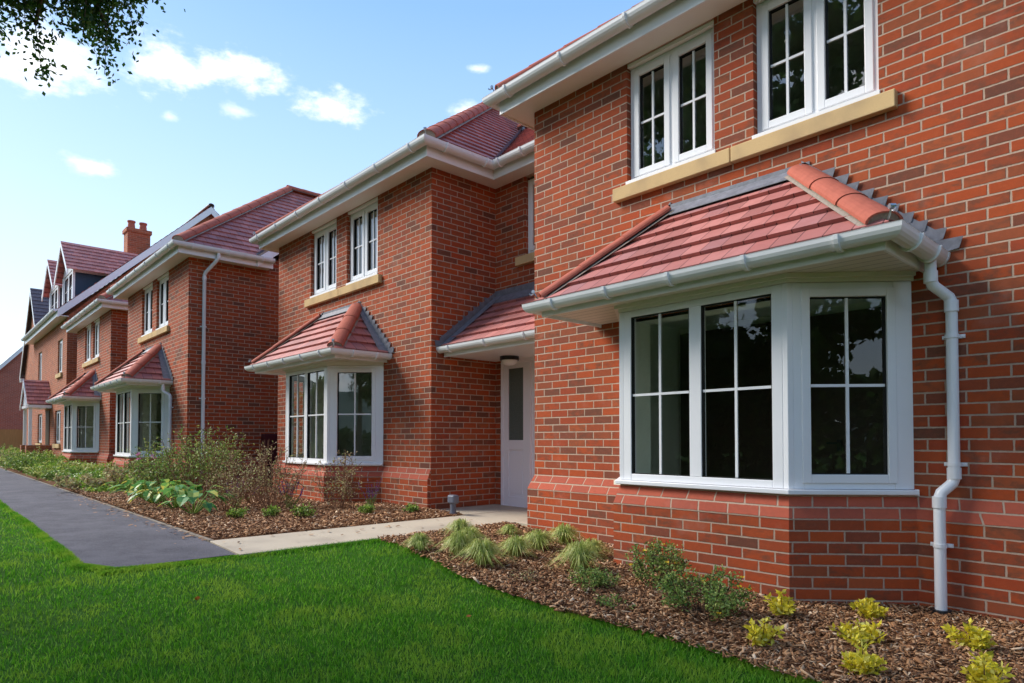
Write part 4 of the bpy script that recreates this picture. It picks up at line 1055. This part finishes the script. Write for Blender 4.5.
TUFTS = [(-4.62, 3.17, .13, .17, 'small pale grass tuft nearest the corner where lawn meets the concrete walk'),
         (-4.93, 3.86, .17, .19, 'yellowish grass tuft closest to the concrete walk'),
         (-4.28, 3.33, .17, .22, 'pale drooping grass tuft at the lawn edge, behind the lowest tuft'),
         (-4.50, 3.62, .17, .20, 'yellow-green grass tuft in the middle of the left cluster'),
         (-3.90, 3.27, .20, .23, 'largest pale grass tuft at the front of the cluster, touching the lawn edge'),
         (-4.75, 4.33, .11, .12, 'smallest faded grass tuft in the cluster, beside the concrete walk'),
         (-3.98, 3.70, .17, .20, 'dark-based grass tuft in the middle of the bed'),
         (-4.10, 4.08, .19, .19, 'wide grass tuft in the back row, left of the brick wall corner'),
         (-4.12, 4.45, .18, .21, 'green grass tuft against the left corner of the brick wall'),
         (-3.62, 4.25, .16, .17, 'green grass tuft tight against the brick wall'),
         (-3.34, 3.78, .21, .25, 'pale round grass tuft standing apart at the right end of the group')]
for t in TUFTS: tuft(*t)

def yellow(x, y, r, h, label, seed):
    root = empty('yellow_shrub', (x, y, gz(x) + .015)); tag(root, label, 'shrub', 'small golden shrubs in the bark bed')
    n = 9; th = rng.uniform(0, 6.283, n); S = []; P = []; D = []
    for i in range(n):
        tip = np.array([math.cos(th[i]) * r * rng.uniform(.3, 1), math.sin(th[i]) * r * rng.uniform(.3, 1), h * rng.uniform(.45, .9)])
        if i == 0: tip = np.array([rng.uniform(-.2, .2) * r, rng.uniform(-.2, .2) * r, h * 1.15])
        base = tip * .1; base[2] = 0; S.append([base, tip])
        for k in range(44):
            t = rng.uniform(.2, 1.04); p = base + (tip - base) * t; d = unit(1, .45)[0]; P.append(p + d * .004 + rng.normal(0, .018, 3) * (1.1 - t)); D.append(d)
    stems('stem', np.array(S), .003, TWIG, root)
    leaves('foliage', np.array(P), np.array(D), rng.uniform(.026, .045, len(P)), rng.uniform(.014, .022, len(P)), L_YEL, root)
for i, (x, y, r, h, l) in enumerate([(-1.80, 3.88, .095, .13, 'golden shrub standing at the foot of the bay where its brick faces meet'),
        (-1.63, 3.27, .095, .12, 'golden shrub nearest the lawn edge, leftmost of the golden ones'),
        (-1.425, 4.22, .105, .11, 'golden shrub at the foot of the bay brickwork, left of the downpipe'),
        (-1.28, 3.70, .145, .10, 'wide golden shrub in the middle of the three stacked left of the downpipe'),
        (-1.13, 3.22, .125, .105, 'golden shrub in the foreground at the bottom edge, below the downpipe'),
        (-.87, 3.99, .14, .12, 'spreading golden shrub right of the downpipe foot'),
        (-.70, 3.42, .12, .13, 'golden shrub in the bottom right corner of the bed')]): yellow(x, y, r, h, l, i)

def shrub(name, x, y, r, h, nst, nlf, lsz, lmat, smat, label, cat='shrub', group=None, flower=None, nfl=0, spread=1., fsz=.018, top=False, zmin=.15, up=.25):
    root = empty(name, (x, y, gz(x) + .01)); tag(root, label, cat, group)
    S = []; P = []; D = []; tips = []
    for i in range(nst):
        th = rng.uniform(0, 6.283); q = r * spread * math.sqrt(rng.random())
        tip = np.array([math.cos(th) * q, math.sin(th) * q, h * rng.uniform(.55, 1.05) * (1 - .3 * q / r)]); base = np.array([math.cos(th), math.sin(th), 0]) * q * .25
        mid = (base + tip) / 2 + np.array([math.cos(th), math.sin(th), 0]) * q * .12; S += [[base, mid], [mid, tip]]; tips.append(tip)
        for b in range(5):
            t = rng.uniform(.3, .95); p = mid + (tip - mid) * (2 * t - 1) if t > .5 else base + (mid - base) * 2 * t
            e = p + unit(1, .5)[0] * h * .16; S.append([p, e])
            k = nlf // (nst * 5)
            for _ in range(max(1, k)):
                u = rng.uniform(.1, 1.1); P.append(p + (e - p) * u + rng.normal(0, .012, 3)); D.append(unit(1, up)[0])
        for _ in range(max(2, nlf // (nst * 8))):
            u = rng.uniform(.5, 1); P.append(mid + (tip - mid) * u); D.append(unit(1, up)[0])
    P = np.array(P); k = P[:, 2] > 0.01; P = P[k]; D = np.array(D)[k]
    stems('stem', np.array(S), .0025 + .0008 * h, smat, root)
    leaves('foliage', P, D, rng.uniform(.7, 1.3, len(P)) * lsz, rng.uniform(.35, .6, len(P)) * lsz, lmat, root)
    if flower:
        T = np.array(tips); Df = np.array([[math.cos(k * 1.257), math.sin(k * 1.257), .4] for k in range(5)]); Df /= np.linalg.norm(Df, axis=1)[:, None]
        for i in range(nfl):
            c = T[rng.integers(len(T))] * np.array([1, 1, rng.uniform(.8, 1.03)]) + rng.normal(0, .02, 3)
            leaves('flower', np.repeat(c[None], 5, 0), Df, fsz, fsz * .9, flower, root)
    return root
shrub('flowering_shrub', -2.72, 3.88, .24, .40, 30, 1900, .024, L_SHRUB, TWIG, 'loose green shrub with tiny yellow flowers against the left corner of the bay', group='green shrubs below the near bay', flower=F_YEL, nfl=6)
shrub('flowering_shrub', -2.12, 3.50, .32, .34, 40, 3200, .022, L_SHRUB, TWIG, 'widest green shrub with tiny yellow flowers in front of the near bay', group='green shrubs below the near bay', flower=F_YEL, nfl=10)
shrub('flowering_shrub', -2.95, 3.42, .22, .20, 26, 1400, .020, L_SHRUB, TWIG, 'low sparse olive shrub in front of the taller one at the bay corner', group='green shrubs below the near bay')
shrub('flowering_shrub', -2.55, 3.20, .13, .10, 14, 220, .02, L_SHRUB, TWIG, 'tiny thin shrub nearest the lawn edge below the bay', group='green shrubs below the near bay')
# bare dark twiggy remains of a plant
shrub('bare_twig_plant', -3.42, 3.28, .16, .07, 30, 120, .014, L_DRY, TWIG, 'flat dark bare twiggy plant on the bark between grasses and shrubs', 'plant')

for i, (x, y, r, h, l) in enumerate([(-8.15, 3.35, .44, .92, 'tall dry brown shrub in front of the right side of the second bay'),
        (-8.85, 3.45, .46, 1.0, 'tall dry brown shrub under the left light of the second bay'),
        (-7.55, 3.95, .38, .78, 'dry brown shrub at the right end of the second bay plinth'),
        (-8.35, 2.85, .34, .66, 'dry reddish shrub nearest the path, in front of the tall dry ones')]):
    shrub('dry_shrub', x, y, r, h, 34, 800, .030, L_DRY, STEMR, l, group='dry brown shrubs before the second bay', up=.4)
for i, (x, y, r, h, l) in enumerate([(-10.5, 3.2, .60, 1.22, 'tall airy green shrub, rightmost before the recessed brick wall'),
        (-11.6, 3.6, .60, 1.30, 'tall airy green shrub before the maroon cabinet'),
        (-12.9, 3.2, .60, .95, 'airy green shrub with pink flowers by the long white downpipe'),
        (-11.0, 2.8, .45, .75, 'lower airy green shrub at the front of the tall ones, behind the broad leaves')]):
    shrub('airy_shrub', x, y, r, h, 52, 1900, .042, L_SHRUB, STEMR, l, group='airy green shrubs before the third house', flower=F_PNK if 'pink' in l else None, nfl=11, fsz=.04, up=.35)
# purple salvias and little green clumps
for i, (x, y, l) in enumerate([(-8.55, 3.05, 'purple flowering sage beside the dry shrubs, leftmost'), (-7.95, 3.5, 'purple flowering sage with the tallest spikes under the second bay'), (-7.2, 4.2, 'purple flowering sage near the brick corner of the second house')]):
    root = empty('purple_sage', (x, y, gz(x) + .01)); tag(root, l, 'plant', 'purple sages under the second bay')
    S = []; P = []; D = []; Pf = []; Df = []
    for k in range(16):
        t = np.array([rng.normal(0, .10), rng.normal(0, .10), rng.uniform(.22, .42)]); b = t * .15; b[2] = 0; S.append([b, t])
        for _ in range(16): u = rng.uniform(0, .6); P.append(b + (t - b) * u); D.append(unit(1, .3)[0])
        u = rng.uniform(.6, 1, 22)[:, None]; leaves('flower', b + (t - b) * u, unit(22, .2), .014, .009, F_PUR, root)
    stems('stem', np.array(S), .002, STEMR, root); leaves('foliage', np.array(P), np.array(D), .03, .01, L_SHRUB, root)
for i, (x, y, s, l) in enumerate([(-7.40, 2.62, 1, 'small green clump, nearest the path of those edging the concrete walk'), (-7.30, 2.98, 1, 'small green clump, second along the concrete walk from the path'),
        (-6.95, 3.22, 1.15, 'plump green clump in the middle of the row beside the concrete walk'), (-6.85, 3.95, .9, 'small green clump, second from the porch along the concrete walk'), (-6.62, 4.42, .8, 'small green clump beside the brick corner of the porch')]):
    shrub('green_clump', x, y, .12 * s, .15 * s, 22, 420, .030, L_LOW, TWIG, l, 'plant', 'green clumps edging the concrete walk', up=.6)
# broad-leaved plants
for i, (x, y, r, h, n, l) in enumerate([(-9.9, 2.42, .50, .36, 30, 'broad-leaved plant with yellowing leaves hanging over the path edge, leftmost'),
        (-8.95, 2.42, .44, .36, 28, 'broad-leaved green plant in the middle, beside the path'),
        (-8.15, 2.40, .38, .34, 22, 'broad-leaved yellowish plant nearest the concrete walk'),
        (-11.2, 2.55, .35, .28, 16, 'broad-leaved plant partly hidden at the far end of the path edge')]):
    root = empty('broad_leaved_plant', (x, y, gz(x) + .01)); tag(root, l, 'plant', 'broad-leaved plants along the path'); m = MB(); st = []
    for k in range(n):
        th = rng.uniform(0, 6.283); q = r * rng.uniform(.3, 1); c = Vector((math.cos(th) * q, math.sin(th) * q, h * rng.uniform(.45, 1))); st.append([[0, 0, 0], list(c)])
        dd = Vector((math.cos(th), math.sin(th), rng.uniform(-.6, .1))).normalized(); s = dd.cross(Vector((0, 0, 1))).normalized(); nrm = s.cross(dd); L = rng.uniform(.13, .22); w = L * .62
        ax = [c + dd * L * t - nrm * .25 * L * t * t for t in (0, .3, .65, 1)]; wd = [.05, .5, .42, .02]
        for (a, b, wa, wb) in zip(ax, ax[1:], wd, wd[1:]):
            for sg in (-1, 1):
                e = nrm * .12 * w
                f = [a, a + s * sg * w * wa + e * (wa * 2), b + s * sg * w * wb + e * (wb * 2), b]; m.face(f if sg > 0 else f[::-1])
    m.build('foliage', L_HOSTA, root); stems('stem', np.array(st), .005, L_LOW, root)
# low planting towards the far houses: individual mounds
k = 0
MOUND = ['rounded low green mound', 'loose yellow-green mound', 'olive low shrub', 'pale feathery mound', 'bushy dark green mound', 'bright green sprawling mound']
PL = ['near the long downpipe', 'below the third bay', 'at the foot of the third bay plinth', 'beside the small downpipe', 'by the path edge before the third bay', 'between the two far bays',
      'below the fourth bay', 'by the path before the fourth bay', 'under the dormered house window', 'before the far porch', 'by the path near the far porch', 'left of the far porch', 'at the far end of the bed', 'near the slate gable',
      'halfway along the bed by the path', 'in the middle of the bed before the third house', 'in the middle of the bed before the fourth house', 'in front of the far window sill']
POS = [(-13.2, 2.75), (-14.6, 2.95), (-16.1, 2.9), (-14.2, 3.35), (-15.0, 2.35), (-18.6, 2.9), (-21.9, 2.8), (-22.4, 2.25), (-26.9, 3.1), (-28.9, 2.7), (-28.5, 2.2), (-31.6, 2.5), (-33.5, 2.7), (-38., 3.0), (-17.6, 2.3), (-13.3, 2.25), (-24.0, 2.6), (-25.4, 2.4)]
for i, ((x, y), p) in enumerate(zip(POS, PL)):
    s = 1.0 + .35 * (-x > 20); mt = [L_LOW, L_SHRUB, L_TUFT][i % 3] if i % 5 else L_DRY
    shrub('low_shrub', x, y, .62 * s, rng.uniform(.34, .52) * s, 30, 1300, .06, mt, TWIG, MOUND[i % 6] + ' ' + p, 'shrub', 'low shrubs along the far bed', up=.4)
for i in range(26):
    pass
# ground cover filling the far bed
n = 26000; x = rng.uniform(-40, -12.4, n); y = rng.uniform(2.1, 3.55, n); P = np.stack([x, y, g(x) + rng.uniform(.02, .20, n) * (1 + .6 * np.sin(x * 2.3 + y * 4))], 1)
o = leaves('ground_cover', P, unit(n, .5), .07, .035, L_LOW, None); tag(o, 'mixed low green ground cover filling the bed along the far houses', 'ground cover', kind='stuff')
n = 14000; x = rng.uniform(-47, -34, n); y = rng.uniform(-6, 4.2, n); k = ~((y > .85) & (y < 2.0)); x, y = x[k], y[k]; n = len(x); P = np.stack([x, y, g(x) + rng.uniform(0, .1, n)], 1)
D = unit(n, 1.6); o = leaves('tall_grass', P, D, rng.uniform(.2, .45, n), .03, L_TUFT, None); tag(o, 'rough unmown grass in front of the wooden fence', 'grass', kind='stuff')

# fallen leaves on the lawn, a slate, bollard
for i, (x, y, l) in enumerate([(-2.95, 2.35, 'small orange fallen leaf on the lawn near the bed'), (-4.2, 1.25, 'small brown fallen leaf on the lawn near the path end')]):
    o = leaves('fallen_leaf', np.array([[0, 0, 0.], [0, 0, .002]]), np.array([[1, .2, .15], [.2, 1, .1]]), .035, .025, AUT, None); o.location = (x, y, gz(x) + .028); tag(o, l, 'leaf')
m = MB(); m.prism([(-.09, -.05, 0), (.08, -.06, .01), (.10, .04, .012), (-.05, .06, 0)], (0, 0, .012)); o = m.build('slate_piece', SLATEC, None, bevel=.003); o.location = (-3.36, 4.42, gz(-3.36) + .04); o.rotation_euler = (.15, .1, .4)
tag(o, 'flat dark piece of slate on the bark against the brick wall', 'stone')

def vent_post():
    root = empty('bollard_light', (-6.20, 4.74, .205)); tag(root, 'small grey bollard with a wide head beside the porch brick corner', 'bollard')
    m = MB(); m.tube([(0, 0, 0), (0, 0, .02), (0, 0, .021), (0, 0, .05), (0, 0, .13)], [.05, .05, .038, .034, .034], 14); m.build('post', GREY, root, smooth=True)
    m = MB(); m.box(-.065, .065, -.045, .045, .13, .235); m.build('head', GREY, root, bevel=.02)
vent_post()

# ------------------------------------------------------------------ trees
def tree(name, x, y, h, r, nl, lsz, label, seed, tips=None, hang_r=0, hang=0., zlow=.35, mat=L_TREE, wide=1.):
    rg = np.random.default_rng(seed); root = empty(name, (x, y, gz(x))); tag(root, label, 'tree')
    segs = []; rad = []; T = []
    top = np.array([0, 0, h * .9]); tr = h * .022
    zs = np.linspace(0, h * .9, 9); cl = [np.array([math.sin(z * .6) * .12 * z / h * 4 * .3, math.cos(z * .5) * .1, z]) for z in zs]; cl[0][:] = 0
    for a, b in zip(cl, cl[1:]): segs.append([a, b]); rad.append(tr * (1 - a[2] / h))
    nb = 16 if tips is None else 9
    ends = []
    for i in range(nb):
        t = zlow + (1 - zlow) * (i + .5) / nb; p = np.array([0, 0, h * .9 * t]); p = np.array([np.interp(p[2], zs, [c[k] for c in cl]) for k in range(3)])
        th = i * 2.4 + rg.uniform(-.4, .4); rr = r * math.sqrt(max(.1, 1 - ((t - .6) / .55) ** 2)) * rg.uniform(.75, 1.1)
        ends.append((p, p + np.array([math.cos(th) * rr * wide, math.sin(th) * rr * wide, rr * .35])))
    if tips:
        for q in tips:
            q = np.array(q) - np.array([x, y, gz(x)]); zb = min(h * .8, q[2] - .4); p = np.array([np.interp(zb, zs, [c[k] for c in cl]) for k in range(3)]); ends.append((p, q + np.array([0, 0, .25])))
    C = []; TP = []
    nmain = len(ends) - (len(tips) if tips else 0)
    for bi, (p, e) in enumerate(ends):
        m1 = (p + e) / 2 + np.array([0, 0, .12 * np.linalg.norm(e - p)]) + rg.normal(0, .05, 3) * r * .3
        rb = max(.012, tr * .38); segs += [[p, m1], [m1, e]]; rad += [rb, rb * .6]
        tipb = bi >= nmain
        for k in range(26 if tipb else 9):
            u = rg.uniform(.6 if tipb else .25, 1); q = p + (m1 - p) * u * 2 if u < .5 else m1 + (e - m1) * (2 * u - 1)
            d = rg.normal(size=3); d[2] = d[2] * .5 + .05; d /= np.linalg.norm(d); f = q + d * r * rg.uniform(.10, .24 if tipb else .38); segs.append([q, f]); rad.append(rb * .3); C.append((q, f)); TP.append(tipb)
    C = np.array(C); per = max(1, nl // len(C)); TP = np.array(TP); idx = np.repeat(np.arange(len(C)), np.where(TP, int(per * 1.25), int(per * (.45 if tips else 1)))); u = rg.uniform(.15, 1.15, len(idx))[:, None]
    P = C[idx, 0] + (C[idx, 1] - C[idx, 0]) * u + rg.normal(0, 1, (len(idx), 3)) * r * .045
    if hang:
        # twigs hanging from the branchlets
        hl = rg.uniform(.25, hang, len(C)); tw = np.stack([C[:, 1], C[:, 1] + np.stack([rg.normal(0, .07, len(C)), rg.normal(0, .07, len(C)), -hl], 1)], 1)
        segs += [list(t) for t in tw]; rad += [.004] * len(tw)
        k = per // 2; id2 = np.repeat(np.arange(len(tw)), k); u = rg.uniform(0, 1.05, len(id2))[:, None]
        P2 = tw[id2, 0] + (tw[id2, 1] - tw[id2, 0]) * u + rg.normal(0, .045, (len(id2), 3)); P = np.concatenate([P, P2])
    segs = np.array(segs); stems('trunk', segs, np.array(rad), BARK, root, k=7)
    D = rg.normal(size=(len(P), 3)); D[:, 2] -= .6; D /= np.linalg.norm(D, axis=1)[:, None]
    leaves('crown', P, D, rg.uniform(.7, 1.25, len(P)) * lsz, rg.uniform(.5, .8, len(P)) * lsz, mat, root)
    return root
tree('birch_tree', -8.8, -3.2, 8.2, 3.0, 120000, .046, 'overhanging tree whose leafy twigs hang into the top left of the sky', 3, hang=.5, zlow=.6,
     hang_r=.3, tips=[(-6.2, 0.86, 4.95), (-6.4, 0.95, 4.85), (-6.0, 0.78, 4.95), (-6.1, 0.62, 5.0), (-6.0, 0.5, 4.95), (-6.3, 0.35, 4.9), (-6.0, 0.2, 4.8), (-5.9, 0.8, 5.1), (-6.5, 0.72, 5.0), (-6.6, 0.9, 5.1), (-6.8, 0.5, 5.1), (-6.2, 0.3, 5.1), (-6.2, 0.02, 4.5), (-6.4, -0.1, 4.35), (-6.1, 0.75, 5.15)])
BT = [('tall dense dark tree across the road, seen reflected in the upper windows', -13, -10.5, 17, 5.0), ('broad tree across the road opposite the second house', -7.0, -12, 18, 5.0),
      ('round tree across the road opposite the third house', -17, -13, 10, 4.0), ('tree across the road far to the left', -27, -14, 9, 3.8), ('big tree behind the photographer to the right', 12, -3.5, 11, 4.6), ('tree furthest right along the same pavement', 17, 3.5, 10, 4.2), ('tree down the road behind the photographer', 9, -24, 9, 3.4)]
for i, (l, x, y, h, r) in enumerate(BT): tree('broadleaf_tree', x, y, h, r, 34000 if h > 15 else 14000, .34, l, 20 + i, zlow=.16)

tree('weeping_birch', -3.6, -4.6, 5.2, 1.25, 5000, .06, 'slender weeping birch behind the photographer, reflected in the second bay', 51, hang=.9, zlow=.5)
def added_hedge(x0, y0, x1, y1, w, h, label, n):  # out of view, added to darken what the window panes reflect
    root = empty('added_hedge', ((x0 + x1) / 2, (y0 + y1) / 2, 0)); tag(root, label, 'added_hedge'); L = math.hypot(x1 - x0, y1 - y0); ux, uy = (x1 - x0) / L, (y1 - y0) / L
    a = rng.uniform(-L / 2, L / 2, n); b = rng.uniform(-w / 2, w / 2, n); z = h * rng.random(n) ** .6 * (1 + .12 * np.sin(a * .9)); P = np.stack([a * ux - b * uy, a * uy + b * ux, z], 1)
    leaves('foliage', P, unit(n, .2), .30, .19, L_TREE, root)
    S_ = []
    for k in range(int(L / .8)): q = -L / 2 + k * .8; S_.append([[q * ux, q * uy, 0], [q * ux + .1, q * uy, h * .8]])
    stems('stem', np.array(S_), .03, BARK, root)
added_hedge(10, -9, 13, 12, 1.8, 3.0, 'tall dark unseen hedging on the right, added to darken the near bay side pane', 16000)
added_hedge(-38, -9.0, -4.5, -9.0, 1.6, 4.2, 'tall dense unseen hedging behind the viewpoint, added to darken the window reflections', 60000)
added_hedge(-3.5, -10.5, 9, -10.5, 1.2, 1.3, 'low unseen hedging beside the tall row, added for the window reflections', 9000)
# distant hills behind the viewpoint (seen only in the glass)
def hills():
    m = MB(); n = 60; pts = []
    for i in range(n + 1):
        a = R(180 + 180 * i / n); rr = 650; hgt = 40 + 26 * math.sin(i * .35) + 14 * math.sin(i * .9 + 1); pts.append((math.cos(a) * rr, math.sin(a) * rr, hgt))
    for a, b in zip(pts, pts[1:]): 
        f = .75; m.face([(a[0] * f, a[1] * f, -1), (b[0] * f, b[1] * f, -1), b, a]); m.face([a, b, (b[0] * 1.3, b[1] * 1.3, -1), (a[0] * 1.3, a[1] * 1.3, -1)])
    tag(m.build('hills', plain('hill_green', (.07, .10, .09), .9, .1, .02, .3), None), kind='structure')
hills()

# ------------------------------------------------------------------ world
S = bpy.context.scene; W = bpy.data.worlds.new('World'); S.world = W; W.use_nodes = True; nt = W.node_tree; nt.nodes.clear()
SUN = Vector((-.68, -.40, .64)).normalized(); el = math.asin(SUN.z); az = math.atan2(SUN.x, SUN.y)
class WT(NT):
    def __init__(s): s.t = nt
w = WT(); out = w.n('ShaderNodeOutputWorld'); bg = w.n('ShaderNodeBackground'); sky = w.n('ShaderNodeTexSky', sky_type='NISHITA')
sky.sun_disc = False; sky.sun_elevation = el; sky.sun_rotation = az; sky.altitude = 50; sky.air_density = 1.0; sky.dust_density = .8; sky.ozone_density = 1.4
tc = w.n('ShaderNodeTexCoord').outputs['Generated']; sp = w.n('ShaderNodeSeparateXYZ'); nt.links.new(tc, sp.inputs[0])
dx, dy, dz = sp.outputs
AZ = w.M('MULTIPLY', w.M('ARCTAN2', dy, w.M('MULTIPLY', dx, -1.0)), 57.2958); EL = w.M('MULTIPLY', w.M('ARCSINE', dz), 57.2958)
v2 = w.xyz(w.M('MULTIPLY', AZ, .55), EL, 0.0)
n1 = w.noise(v2, .34, 6, .62); n2 = w.noise(v2, 1.1, 5, .6)
wob = w.M('ADD', w.M('MULTIPLY', w.M('SUBTRACT', n1, .5), 2.6), w.M('MULTIPLY', w.M('SUBTRACT', n2, .5), 1.8))
tot = None
for (a, e, ra, re_, st) in [(6.0, 25.8, 3.6, 2.4, 1), (14.2, 27.2, 3.0, 1.7, 1), (19.0, 28.0, 3.8, 1.3, 1), (26.8, 26.7, 3.1, 1.1, 1), (8.9, 19.6, 1.8, .7, .8), (39.5, 30.1, .9, .35, .6), (38.6, 27., 1.5, .6, .7), (19.0, 25.3, 1.6, .5, .5), (-6, 24, 6, 4, .9), (14.4, 24., .7, .4, .5),
                            (-118, 13, 22, 9, 1), (-40, 35, 16, 7, .9), (-75, 25, 22, 7, .9), (-110, 40, 20, 8, .9), (-100, 15, 26, 4, .8), (60, 60, 14, 6, .9), (-60, 50, 12, 6, .8)]:
    x = w.M('DIVIDE', w.M('SUBTRACT', AZ, a), ra); y = w.M('DIVIDE', w.M('SUBTRACT', EL, e), re_)
    r2 = w.M('SQRT', w.M('ADD', w.M('MULTIPLY', x, x), w.M('MULTIPLY', y, y)))
    f = w.M('MULTIPLY', w.ss(w.M('ADD', w.M('SUBTRACT', 1.0, r2), wob), -.30, 1.1), st)
    tot = f if tot is None else w.M('MAXIMUM', tot, f)
SKYGAIN = 1.0
grad = w.ramp(w.M('DIVIDE', EL, 90.0, clamp=True), [(0, (.27, .310, .350)), (.12, (.225, .285, .355)), (.26, (.145, .225, .345)), (.38, (.085, .165, .305)), (1, (.05, .11, .24))])
gs = w.n('ShaderNodeVectorMath', operation='SCALE'); nt.links.new(grad, gs.inputs[0]); gs.inputs['Scale'].default_value = 7.9
skyc = w.mix(.86, sky.outputs[0], gs.outputs[0])
colr = w.mix(tot, skyc, (3.6, 3.65, 3.75))
nt.links.new(colr, bg.inputs[0]); bg.inputs[1].default_value = .15; nt.links.new(bg.outputs[0], out.inputs[0])

# sun
sl = bpy.data.lights.new('sun', 'SUN'); sl.energy = 2.0; sl.angle = R(26); sl.color = (1, .95, .87); so = bpy.data.objects.new('sun', sl); COL.objects.link(so)
so.rotation_euler = SUN.to_track_quat('Z', 'Y').to_euler()

# camera
cam = bpy.data.cameras.new('camera'); co = bpy.data.objects.new('camera', cam); COL.objects.link(co); S.camera = co
cam.sensor_fit = 'HORIZONTAL'; cam.sensor_width = 36; cam.lens = 647.23 / 1024 * 36; cam.shift_y = (423.936 - 341.5) / 1024; cam.clip_end = 3000; cam.clip_start = .05
yaw, pit = R(42.576), R(1.396)
F = Vector((-math.cos(yaw) * math.cos(pit), math.sin(yaw) * math.cos(pit), math.sin(pit)))
co.location = (0, 0, 1.1); co.rotation_euler = F.to_track_quat('-Z', 'Y').to_euler()
S.view_settings.view_transform = 'Standard'; S.view_settings.look = 'None'; S.view_settings.exposure = 1.50; S.view_settings.gamma = 1
S.cycles.max_bounces = 6; S.cycles.diffuse_bounces = 3; S.cycles.glossy_bounces = 3; S.cycles.transparent_max_bounces = 12
